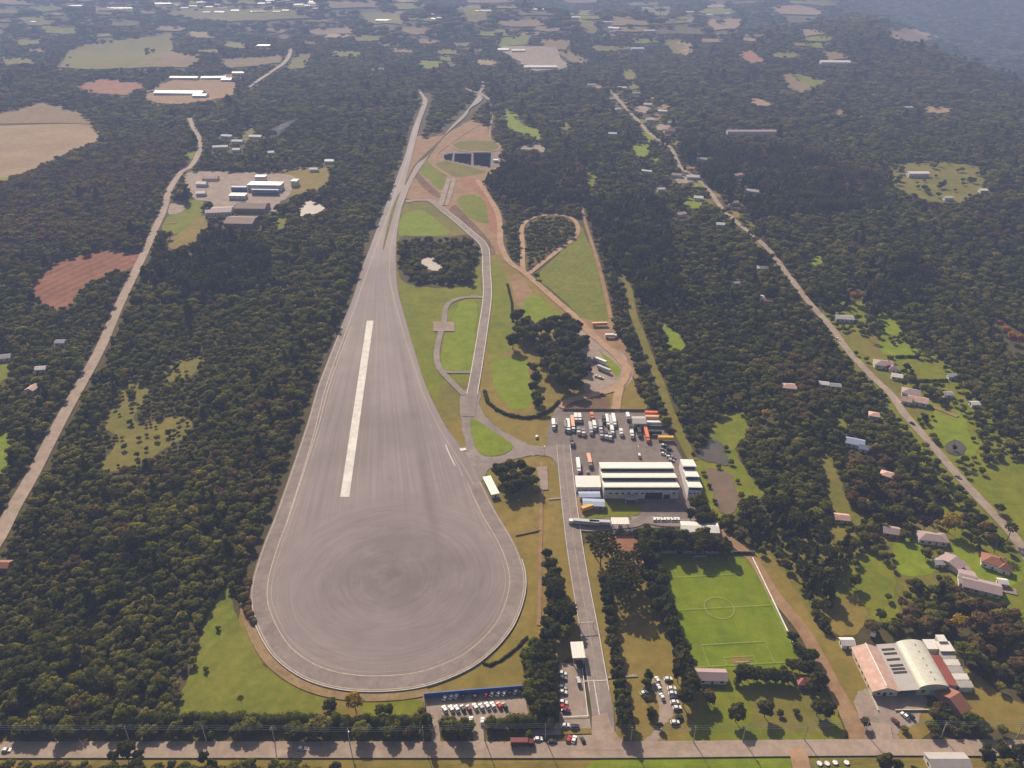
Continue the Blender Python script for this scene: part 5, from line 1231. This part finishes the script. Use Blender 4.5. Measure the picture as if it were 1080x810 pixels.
truck(920.5, 664.5, 68, 9, 'white', 'white', 'old white lorry half under the trees behind the small hut')
for i, (x, y) in enumerate(((864,806),(872,806),(880.5,805),(892.5,805))):
    p = gp(x, y); r = thing('garden_table', 'round white table on the lawn across the highway, %s of four' % ('leftmost', 'second', 'third', 'rightmost')[i], 'table', p, 0, 'white tables across the highway')
    MB().tube([(0,0,.7),(0,0,.8)], 1.2, 1.2, 12).obj('table_top', M['trim'], r); MB().tube([(0,0,-.1),(0,0,.7)], .3, .2, 8).obj('pedestal', M['conc'], r)
# ------------------------------------------------------------------ planted trees
def many(k, pts, h, label, group, wide=1., var=.12, name='tree'):
    for q in pts:
        kk = q[2] if len(q) > 2 else k
        tree(kk, q[0], q[1], h * random.uniform(1 - var, 1 + var), label, group, name, wide=wide * random.uniform(.85, 1.15))
many('dark', [(x + dx, y) for y in (684, 694, 705, 716, 727, 738, 746) for x, dx in ((568, 0), (578, 2))], 9.5, 'bushy tree in the thick stand left of the entrance car park', 'thick stand left of the entrance car park')
many('fresh', [(557, 690), (558, 701), (559, 712), (559, 723), (560, 734), (563, 679)], 9.5, 'light green tree on the pad side of the thick stand by the entrance', 'light green trees by the entrance stand')
many('dark', [(577,584),(580,595),(583,606),(577,614),(588,613),(580,626),(590,630),(596,640),(580,644),(588,650),(577,658),(586,664),(598,652),(594,668,'fresh'),(576,672)], 11.5, 'tree in the upright line between the boundary track and the entrance road', 'trees left of the entrance road', wide=.85)
many('araucaria', [(594,644),(601,646),(586,622)], 14, 'flat-topped araucaria leaning out over the entrance road', 'araucarias left of the entrance road', name='araucaria_tree')
many('dark', [(637,612),(639,623),(641,634),(642,645),(644,656),(645,667),(647,678),(648,689),(650,700),(651,711),(653,722),(655,733),(656,744),(659,755),(662,765),(656,765)], 9.5, 'dark tree in the straight row along the right side of the entrance road', 'row right of the entrance road', wide=.85)
many('dark', [(690,577),(692,590),(694,602),(697,614),(699,626),(702,637),(705,648),(708,659),(711,669),(714,679),(717,689),(720,699),(724,708),(727,717),(726,727),(732,722),(684,596),(687,610),(690,624),(694,638),(716,708),(722,734)], 13, 'tall dark tree in the dense row along the left of the football pitch', 'tall row left of the pitch', wide=.76)
many('araucaria', [(628,574),(640,572),(634,586),(646,583),(655,594),(648,602),(660,606),(668,594),(677,586),(672,608),(666,620),(648,622),(656,618)], 17, 'flat-topped araucaria in the open grove between entrance road and pitch', 'araucaria grove', name='araucaria_tree')
many('dark', [(676,566),(685,562),(694,566),(703,563),(712,567),(721,565),(730,569),(739,567),(748,571),(757,573),(764,577),(700,573),(718,575),(738,577),(680,574)], 12, 'dark tree in the row shading the far end of the football pitch', 'row at the far end of the pitch')
many('dark', [(527,497),(538,491),(550,491),(533,506),(545,503),(557,498),(539,515),(551,511),(561,507)], 11, 'dark tree in the round clump beside the white shed and the junction', 'round clump by the junction', wide=1.1)
many('dark', [(545,333),(548,346),(541,358),(556,342),(571,344),(584,338),(597,336),(608,343),(575,357),(590,353),(604,357),(613,362),(571,370),(583,375),(597,373),(611,377),(586,390),(600,390),(612,393),(606,403),(593,401),(563,348),(578,345),(590,345),(602,348),(596,362),(582,366),(606,369),(590,381),(604,385),(597,398),(577,383),(588,371),(552,352),(560,356)], 16, 'tall dark tree in the big clump beside the dirt circle', 'big dark clump by the dirt circle', wide=1.02)
many('dark', [(562,387),(565,397),(562,407),(566,417),(568,424)], 11, 'dark tree at the right edge of the small bright lawn', 'trees edging the small bright lawn')
many('dark', [(735,530),(743,538),(748,547),(740,548),(729,541)], 10, 'dark tree crowded behind the narrow white office block', 'trees by the office block')
many('dark', [(782,711),(788,709),(794,710),(800,711),(807,712),(813,711),(819,713),(826,712),(832,714)], 7.5, 'dark tree in the low row behind the near goal', 'low row behind the near goal', wide=1.2)
many('dark', [(837,701),(845,703),(853,705),(861,709),(866,716),(858,722)], 8.5, 'dark tree crowding round the small red-roofed hut', 'trees round the red hut')
many('dark', [(842,684),(847,690),(852,694),(857,690),(836,672)], 7, 'small dark tree between the pitch wall and the dirt track', 'trees between pitch and dirt track')
for k, x, y, h, lab in (('dark',777,752,10,'upright dark tree on the lawn below the pitch, left one of two'), ('dark',808,748,9.5,'upright dark tree on the lawn below the pitch, right one of two'),
        ('shrub',777,719,3.5,'small round shrub right of the changing room'), ('brown',749,735,8,'pale bare-looking brown tree below the changing room'), ('shrub',823,752,3,'low shrub on the lawn right of the two upright trees'),
        ('dark',863,747,8,'dark shrubby tree near the dirt track, left one of two'), ('dark',873,749,9,'dark shrubby tree near the dirt track, right one of two'), ('shrub',840,750,3,'low shrub in the rough corner by the dirt track'),
        ('dark',913,762,5.5,'dark bush wrapped round the pole at the hall yard'), ('shrub',954,768,3.2,'low bush at the lower edge of the hall yard'), ('dark',348,743,8.5,'single round dark tree at the end of the long hedge'),
        ('gold',374,740,10,'golden-leaved tree standing under the rim of the test pad'), ('shrub',400,748,4.5,'round bush under the pad rim, left of a pair'), ('shrub',409,748,4.5,'round bush under the pad rim, right of a pair'),
        ('araucaria',254,738,5,'little palm-like tree in the lower grassy triangle'), ('shrub',230,662,2.6,'small bush high in the grassy triangle'), ('shrub',217,705,2.6,'small bush at the wood edge of the grassy triangle'),
        ('orange',903,313,13,'bright orange autumn tree beside the country road'), ('orange',1054,341,9,'orange autumn tree in the right-hand wood, uppermost of the string'), ('orange',1061,348,9,'orange autumn tree in the right-hand wood, second of the string'),
        ('orange',1068,355,10,'orange autumn tree in the right-hand wood, third of the string'), ('orange',1077,358,10,'orange autumn tree at the lower end of the string'), ('gold',808,437,9,'yellowish tree at the edge of the pond meadow'),
        ('gold',1003,551,13,'big golden-brown tree beside the long mauve house'), ('purple',977,551,9,'dark purple-leaved tree above the long mauve house'), ('magenta',937,387,5,'magenta blossoming bush before the pink-roofed house'),
        ('brown',1020,640,12,'big brownish winter tree right of the hall wood'), ('brown',1035,655,13,'tall brown tree over the clubhouse outbuildings'), ('gold',1012,656,10,'yellow-green tree among the dark ones behind the clubhouse'),
        ('brown',1048,668,12,'brown tree at the right end of the clubhouse wood'), ('dark',735,470,6,'dark bush at the upper pond corner'), ('araucaria',784,538,13,'araucaria beside the muddy pond, left one'), ('araucaria',793,532,13,'araucaria beside the muddy pond, right one'),
        ('dark',133,791,9,'big round bush spilling over the highway edge, lower left'), ('dark',120,797,6,'smaller bush left of the big round one on the highway edge'), ('dark',146,797,6,'smaller bush right of the big round one on the highway edge'),
        ('dark',214,799,6,'bush below the highway, left of centre'), ('dark',933,803,9,'big dark tree below the highway, right of the white tables'), ('dark',947,806,6,'small tree next to the big one below the highway'),
        ('dark',1042,796,9,'dark tree over the right end of the highway, left of three'), ('dark',1058,791,9,'dark tree over the right end of the highway, middle of three'), ('dark',1074,795,9,'dark tree over the right end of the highway, right of three'),
        ('dark',684,712,6,'round shrub at the top of the east car park border'), ('dark',682,720,6,'shrub in the middle of the east car park border'), ('dark',684,738,6,'shrub low in the east car park border'), ('dark',687,752,5.5,'shrub at the foot of the east car park border'),
        ('dark',696,765,4,'bush beside the east car park exit'), ('dark',563,676,5,'round bush at the end of the boundary track'), ('dark',910,183,16,'round dark tree right of the white shed in the far clearing')):
    tree(k, x, y, h, lab, name={'shrub': 'bush', 'araucaria': 'araucaria_tree'}.get(k, 'bush' if 'bush' in lab or 'shrub' in lab else 'tree'))
# a wooded dell round the pale pond, trees of the loop island: left to the general wood below
# hedges along the highway and the bank below the pad
for pts, lab in (([(157,761),(230,763),(300,764),(357,763)], 'long trimmed hedge between the grassy triangle and the highway'), ([(362,766),(410,766),(453,765)], 'hedge between the golden tree and the first driveway'),
                 ([(464,767.5),(482,767.5),(497,767)], 'short hedge between the two car park driveways'), ([(513,767),(545,766),(583,765)], 'hedge from the second driveway to the entrance stand')):
    hedge('hedge', wl(pts), 6.5, 6.2, lab, 'hedges along the highway', 'leafB', .45, 4.6)
hedge('low_hedge', wl([(511,413),(514,424),(523,432),(535,438),(552,441.5),(568,440),(580,433),(590,424)]), 3., 2.2, 'dark low hedge curving round the small bright lawn', None, 'leafB', .35, 6)
hedge('low_hedge', wl([(535,300),(540,320),(541,340)]), 2.2, 1.8, 'short dark hedge line left of the orange earth patch', None, 'leafB', .35, 6)
hedge('low_hedge', wl([(509,700),(516,702),(528,697),(545,684),(556,672)]), 1.6, 1.2, 'thin dark hedge line curving across the dry grass right of the pad rim', None, 'leafB', .3, 7)
hedge('low_hedge', wl([(792,585),(765,583),(735,583)]), 2, 2, 'clipped hedge behind the far goal line', None, 'leafB', .35, 6)
hedge('bank_scrub', wl([(263,612),(259,630),(262,648),(268,660)]), 5, 2.6, 'dark scrub on the bank at the left rim of the test pad', None, 'leafC', .4, 4, 'scrub')
hedge('garden_hedge', wl([(944,377.5),(956,377),(969,377.5)]), 2.4, 2.4, 'dark clipped hedge dividing two lawns above the pink-roofed house', None, 'leafB', .35, 6)
hedge('garden_hedge', wl([(966,402),(982,402.5),(999,402)]), 2.4, 2.4, 'dark hedge along the lower side of the long lawn', None, 'leafB', .35, 6)
tree('dark', 1007, 472, 4.5, 'small round bush on the islet of the lawn pond', name='bush')
for k, x, y, h, lab in (('dark',957,387,8,'dark round tree right of the small white house'), ('dark',975,440,7,'dark tree at the top of the round lawn'), ('araucaria',918,352,11,'araucaria on the lawn below the orange tree'), ('dark',930,345,7,'round tree between two bright lawns'),
        ('dark',962,366,5,'small tree on the bright lawn by the dividing hedge'), ('araucaria',885,600,14,'araucaria in the open dry wood right of the pitch'), ('araucaria',872,585,14,'araucaria near the top of the open dry wood'), ('araucaria',862,610,15,'araucaria beside the dirt track in the open dry wood'),
        ('dark',902,612,8,'dark round tree on the dull lawn in the open wood'), ('fresh',930,648,7,'light green tree by the bright lawn above the clubhouse'), ('araucaria',1066,560,12,'slim dark araucaria by the country road at the right edge')):
    tree(k, x, y, h, lab, name='araucaria_tree' if k == 'araucaria' else 'tree')
for x, y, rt_, c, lab in ((962,447,-58,'black','dark car on the country road below the round lawn'), (1010.5,503.5,-55,'grey','grey car on the country road by the lower lawns'), (884,358,-62,'white','white car on the country road beside the upper lawns')):
    car(x, y, rt_, c, lab)
for i, (x, y) in enumerate(((734,468),(731,478),(744,464),(766,472),(771,487),(758,491))): tree('shrub', x, y, random.uniform(2.5, 4.5), 'bush on the bank of the upper grey pond', 'bushes round the upper pond', 'bush')
for i, (x, y) in enumerate(((742,498),(748,512),(754,528),(782,522),(783,535),(778,507),(764,545))): tree('shrub', x, y, random.uniform(2.5, 4.5), 'bush on the bank of the lower muddy pond', 'bushes round the muddy pond', 'bush')
# ------------------------------------------------------------------ the woods
def inpoly(x, y, poly):
    ins = np.zeros(x.shape, bool)
    for k in range(len(poly)):
        (ax, ay), (bx, by) = poly[k], poly[k - 1]
        if ay == by: continue
        ins ^= ((ay > y) != (by > y)) & (x < (bx - ax) * (y - ay) / (by - ay) + ax)
    return ins
BROWN = [[(-60,205),(0,200),(60,170),(110,160),(150,150),(190,135),(200,150),(190,185),(150,225),(120,262),(60,262),(-60,300)], [(540,155),(590,160),(618,180),(600,200),(560,185),(535,172)], [(790,160),(850,160),(940,185),(935,215),(860,200),(800,185)],
         [(820,380),(860,385),(880,420),(850,450),(820,430)], [(1000,620),(1090,640),(1090,720),(1000,690)], [(880,470),(940,480),(950,530),(900,540)], [(720,120),(800,120),(850,140),(780,155)]]
TALLZ = [[(150,270),(200,240),(285,265),(288,310),(200,320),(150,300)], [(515,170),(620,165),(625,215),(560,222),(512,205)], [(690,150),(850,165),(940,195),(930,225),(800,235),(760,215)], [(800,560),(900,540),(900,650),(830,650)], [(760,540),(830,520),(850,600),(800,580)], [(610,220),(700,210),(720,330),(660,330),(640,280)], [(870,320),(960,270),(990,300),(930,330)]]
SCRUB = [[(500,225),(550,228),(550,290),(520,260)], [(540,230),(610,235),(590,265),(555,290)], [(100,395),(215,370),(215,480),(110,500)], [(940,170),(1043,170),(1040,210),(945,212)]]
GARDEN = [([(868,325),(940,322),(975,360),(1010,395),(1045,440),(1100,480),(1100,640),(1040,640),(1000,600),(985,520),(950,470),(905,400)], .5), ([(790,590),(850,560),(930,540),(1000,560),(990,640),(900,655),(850,660),(820,620)], .55), ([(880,470),(940,480),(960,560),(900,560)], .8)]
PTS = []
def scatter(y0, y1, sp, s0, sz, marg):
    yy = y0; 
    nyy = int((y1 - y0) / sp)
    yv = y0 + np.arange(nyy) * sp
    for y in yv:
        d = y * CP + H * SP; half = (540 + marg) / F * d
        xv = np.arange(-half, half, sp) + (sp / 2 if int(round(y / sp)) % 2 else 0)
        n = len(xv); x = xv + rng.uniform(-.46, .46, n) * sp; yj = y + rng.uniform(-.46, .46, n) * sp
        z = hgt(x, yj)
        px, py = proj(x, yj, z)
        big = np.sin(x / 37 + yj / 53) * np.sin(x / 61 - yj / 43 + 1.7)
        s = s0 * (.66 + .75 * rng.random(n) ** 1.6) * (1 + .2 * big)
        br = np.zeros(n, bool); tl = np.zeros(n, bool); scb = np.zeros(n, bool)
        for P in BROWN: br |= inpoly(px, py, P)
        for P in TALLZ: tl |= inpoly(px, py, P)
        for P in SCRUB[:3]: scb |= inpoly(px, py, P)
        s = np.where(scb, s * .75, s)
        emerg = rng.random(n) < .03; s = np.where(rng.random(n) < .04, s * 1.35, s)
        tallh = (tl & (rng.random(n) < .5)) | emerg
        hh = np.where(tallh, 13., 6.8) * s * sz
        ragged = np.where((py < 262) | (px > 850) | (px < 225), 1., .25) * 2.4
        jx, jy = rng.normal(0, 1, n) * ragged, rng.normal(0, .45, n) * ragged
        soft = cleared(px + jx, py + jy); bad = cleared(px, py, MASKH)
        for fr in (.45, .85):
            a, b = proj(x, yj, z + hh * fr); bad |= cleared(a, b, MASKH); soft |= cleared(a + jx, b + jy)
        bad |= soft & ~((rng.random(n) < .006) & (yj > 2100)) & ~((rng.random(n) < .14) & inpoly(px, py, SCRUB[2])) & ~((rng.random(n) < .05) & inpoly(px, py, SCRUB[3]))
        keep = ~bad
        for P, kp in GARDEN: keep &= ~(inpoly(px, py, P) & (rng.random(n) > kp))
        r = rng.random(n)
        # species stands: broad patches of evergreen, brown and light green wood
        st = np.sin(x / 83 + 1.2 * np.sin(yj / 61)) + np.sin(yj / 97 - x / 151 + 2.) + .8 * np.sin(x / 29 + yj / 37) * np.sin(yj / 23 - x / 41)
        st2 = np.sin(x / 117 - yj / 71 + 4.) + np.sin(yj / 139 + 1.1 * np.sin(x / 91)) + .8 * np.sin(x / 33 - yj / 27 + 1.) * np.sin(x / 19 + yj / 31)
        keep &= ~((np.abs(st - .9) < .07) & (rng.random(n) < .6))
        for i in np.nonzero(keep)[0]:
            if br[i] and r[i] < .6: k = 'brown'
            elif tallh[i]: k = 'tall' if r[i] < .8 else 'araucaria'
            elif r[i] < (.5 if st[i] > 1.1 else .08): k = 'dark'
            elif r[i] > (.72 if st2[i] > 1.2 else .965): k = 'brown'
            elif r[i] > (.75 if st2[i] < -1. else .93): k = 'fresh'
            else: k = 'broad'
            PTS.append((x[i], yj[i], z[i], s[i] * (.85 if k in ('tall', 'araucaria') else 1), k, sz))
scatter(170, 720, 4.2, .98, .85, 380)
scatter(720, 1500, 5.8, 1.28, .82, 280)
scatter(1500, 2900, 10.5, 2.1, .62, 160)
scatter(2900, 7000, 27, 5.2, .42, 120)
def visible(p):
    x, y = proj(p[0], p[1], p[2] + 5); return -2 < x < 1082 and 0 < y < 812
order = sorted((p for p in PTS if p[1] < 620 and visible(p) and p[4] != 'araucaria'), key=lambda p: (p[1] * CP + H * SP) / (p[3] * (2 if p[4] == 'tall' else 1) ** .5))
near = order[:300]; nid = set(id(p) for p in near)
REG = (('left', 'leafy tree crown in the dense wood left of the test pad, near the highway'), ('right', 'leafy tree in the mixed wood right of the football pitch and dirt track'), ('below', 'leafy tree in the strip of wood below the highway'))
for p in near:
    px, py = proj(p[0], p[1], 0)
    lab = 'below' if py > 800 else 'left' if px < 500 else 'right'
    k = pick(p[4]); kn = {'tall': 'tall dark', 'dark': 'dark green', 'fresh': 'bright green', 'brown': 'brown', 'broad': 'olive green'}[p[4]]
    where = {'left': 'in the dense wood left of the test pad', 'right': 'in the mixed wood right of the pitch', 'below': 'in the strip of wood below the highway'}[lab]
    r = thing('forest_tree', '%s tree %s' % (kn, where), 'tree', (p[0], p[1], p[2]), random.uniform(0, 6.28), 'forest trees ' + where, (p[3], p[3], p[3] * p[5]))
    link('crown', KIND[k][0], r); link('trunk', KIND[k][1], r)
# the rest of the wood: one object, its trees set out by a node tree
far_kinds = {}
def joined(k, farm=False):
    a, b = KIND[k]; bm = bmesh.new(); bm.from_mesh(a); n0 = len(bm.faces)
    bm.from_mesh(b)
    for i, f in enumerate(bm.faces): f.material_index = 0 if i < n0 else 1
    me = bpy.data.meshes.new('wood_' + k); bm.to_mesh(me); bm.free()
    me.materials.append(a.materials[0]); me.materials.append(M['bark'])
    return bpy.data.objects.new('wood_tree_' + k, me)
use = [k for k in KIND if kbase(k) in ('broad', 'brown', 'dark', 'fresh', 'tall', 'araucaria')]
PROTO = {k: joined(k) for k in use}; KI = {k: i for i, k in enumerate(use)}
rest = [p for p in PTS if id(p) not in nid]
me = bpy.data.meshes.new('forest'); me.from_pydata([(p[0], p[1], p[2]) for p in rest], [], []); me.update()
at = me.attributes.new('pick', 'INT', 'POINT'); at.data.foreach_set('value', [KI[pick(p[4])] for p in rest])
at = me.attributes.new('size', 'FLOAT_VECTOR', 'POINT'); at.data.foreach_set('vector', np.array([(p[3], p[3], p[3] * p[5]) for p in rest]).ravel())
at = me.attributes.new('turn', 'FLOAT', 'POINT'); at.data.foreach_set('value', rng.uniform(0, 6.28, len(rest)))
fo = tag(link('forest', me), 'unbroken mixed woodland covering the hills round the test track', 'forest', kind='stuff')
ng = bpy.data.node_groups.new('forest_nodes', 'GeometryNodeTree')
ng.interface.new_socket('Geometry', in_out='INPUT', socket_type='NodeSocketGeometry'); ng.interface.new_socket('Geometry', in_out='OUTPUT', socket_type='NodeSocketGeometry')
gi = ng.nodes.new('NodeGroupInput'); go = ng.nodes.new('NodeGroupOutput'); jn = ng.nodes.new('GeometryNodeJoinGeometry')
def attr(nm, t):
    n = ng.nodes.new('GeometryNodeInputNamedAttribute'); n.data_type = t; n.inputs[0].default_value = nm; return n.outputs[0]
pk, sz_, tn = attr('pick', 'INT'), attr('size', 'FLOAT_VECTOR'), attr('turn', 'FLOAT')
cb = ng.nodes.new('ShaderNodeCombineXYZ'); ng.links.new(tn, cb.inputs[2])
for k in use:
    cmp = ng.nodes.new('FunctionNodeCompare'); cmp.data_type = 'INT'; cmp.operation = 'EQUAL'
    ng.links.new(pk, cmp.inputs[2]); cmp.inputs[3].default_value = KI[k]
    oi = ng.nodes.new('GeometryNodeObjectInfo'); oi.inputs[0].default_value = PROTO[k]
    ip = ng.nodes.new('GeometryNodeInstanceOnPoints')
    ng.links.new(gi.outputs[0], ip.inputs['Points']); ng.links.new(cmp.outputs[0], ip.inputs['Selection']); ng.links.new(oi.outputs['Geometry'], ip.inputs['Instance'])
    ng.links.new(cb.outputs[0], ip.inputs['Rotation']); ng.links.new(sz_, ip.inputs['Scale']); ng.links.new(ip.outputs[0], jn.inputs[0])
ng.links.new(jn.outputs[0], go.inputs[0])
md = fo.modifiers.new('forest_nodes', 'NODES'); md.node_group = ng
print('forest', len(rest), 'objects', len(bpy.data.objects))
# ------------------------------------------------------------------ air
def volbox(name, x0, x1, y0, y1, z0, z1, col, dens, an, label):
    mb = MB().box(((x0+x1)/2, (y0+y1)/2, (z0+z1)/2), (x1-x0, y1-y0, z1-z0)); m, nt = newmat(name)
    v = node(nt, 'ShaderNodeVolumePrincipled', Density=dens, Anisotropy=an); v.inputs['Color'].default_value = rgba(col)
    o = nt.nodes.new('ShaderNodeOutputMaterial'); nt.links.new(v.outputs[0], o.inputs['Volume'])
    return tag(mb.obj(name, m), label, kind='stuff')
HAZE = volbox('haze', -12500, 12500, -1700, 15600, -260, 640, (.46, .59, 1.), .00017, .0, 'pale blue haze thickening towards the hills')
p = gp(287, 150); m, nt = newmat('smoke'); v = node(nt, 'ShaderNodeVolumePrincipled', Density=.010); v.inputs['Color'].default_value = (.8, .86, 1, 1)
o = nt.nodes.new('ShaderNodeOutputMaterial'); nt.links.new(v.outputs[0], o.inputs['Volume'])
vs = []; pts = [(0, 0, 1), (5, 2, 9), (12, 4, 18), (22, 8, 27), (34, 12, 34)]; mb = MB()
rings = []
for i, (x, y, z) in enumerate(pts):
    r0 = (4, 11, 17, 22, 15)[i]; rings.append([(x + r0 * math.cos(a) * random.uniform(.8, 1.15), y + r0 * math.sin(a) * random.uniform(.8, 1.15), z + r0 * .3 * math.cos(a)) for a in np.linspace(0, 6.2832, 11)[:-1]])
mb.loft(rings); so = mb.obj('smoke_plume', m); so.location = (p.x, p.y, float(hgt(p.x, p.y))); tag(so, 'thin bluish smoke rising from the wood beyond the blue factory', 'smoke', kind='stuff')
# ------------------------------------------------------------------ light, sky, camera
EL, AZ = R(36), R(-20)
w = bpy.data.worlds.new('World'); sc.world = w; w.use_nodes = True; nt = w.node_tree; nt.nodes.clear()
sky = nt.nodes.new('ShaderNodeTexSky'); sky.sky_type = 'NISHITA'; sky.sun_disc = False; sky.sun_elevation = EL; sky.sun_rotation = AZ; sky.altitude = 700; sky.dust_density = 4; sky.ozone_density = .2; sky.air_density = .8
bg = nt.nodes.new('ShaderNodeBackground'); bg.inputs[1].default_value = .068; nt.links.new(mixc(nt, 1., sky.outputs[0], (1., .9, .78), 'MULTIPLY'), bg.inputs[0])
o = nt.nodes.new('ShaderNodeOutputWorld'); nt.links.new(bg.outputs[0], o.inputs[0])
ld = bpy.data.lights.new('sun', 'SUN'); ld.energy = 4.2; ld.angle = R(.5); ld.color = (1., .88, .70)
lo = bpy.data.objects.new('sun', ld); COL.objects.link(lo)
sd = Vector((math.sin(AZ) * math.cos(EL), math.cos(AZ) * math.cos(EL), math.sin(EL))); lo.rotation_euler = sd.to_track_quat('Z', 'Y').to_euler(); lo.location = (0, 0, 600)
cd = bpy.data.cameras.new('camera'); cd.sensor_width = 36; cd.lens = 28; cd.clip_start = 1; cd.clip_end = 40000
co = bpy.data.objects.new('camera', cd); COL.objects.link(co); co.location = (0, 0, H); co.rotation_euler = (R(60), 0, 0); sc.camera = co
vs_ = sc.view_settings; vs_.view_transform = 'Standard'; vs_.look = 'None'; vs_.exposure = .95; vs_.gamma = 1; vs_.use_curve_mapping = False
sc.cycles.use_denoising = True; sc.cycles.max_bounces = 6; sc.cycles.diffuse_bounces = 2; sc.cycles.glossy_bounces = 2; sc.cycles.transmission_bounces = 3; sc.cycles.volume_bounces = 0
sc.cycles.use_adaptive_sampling = True
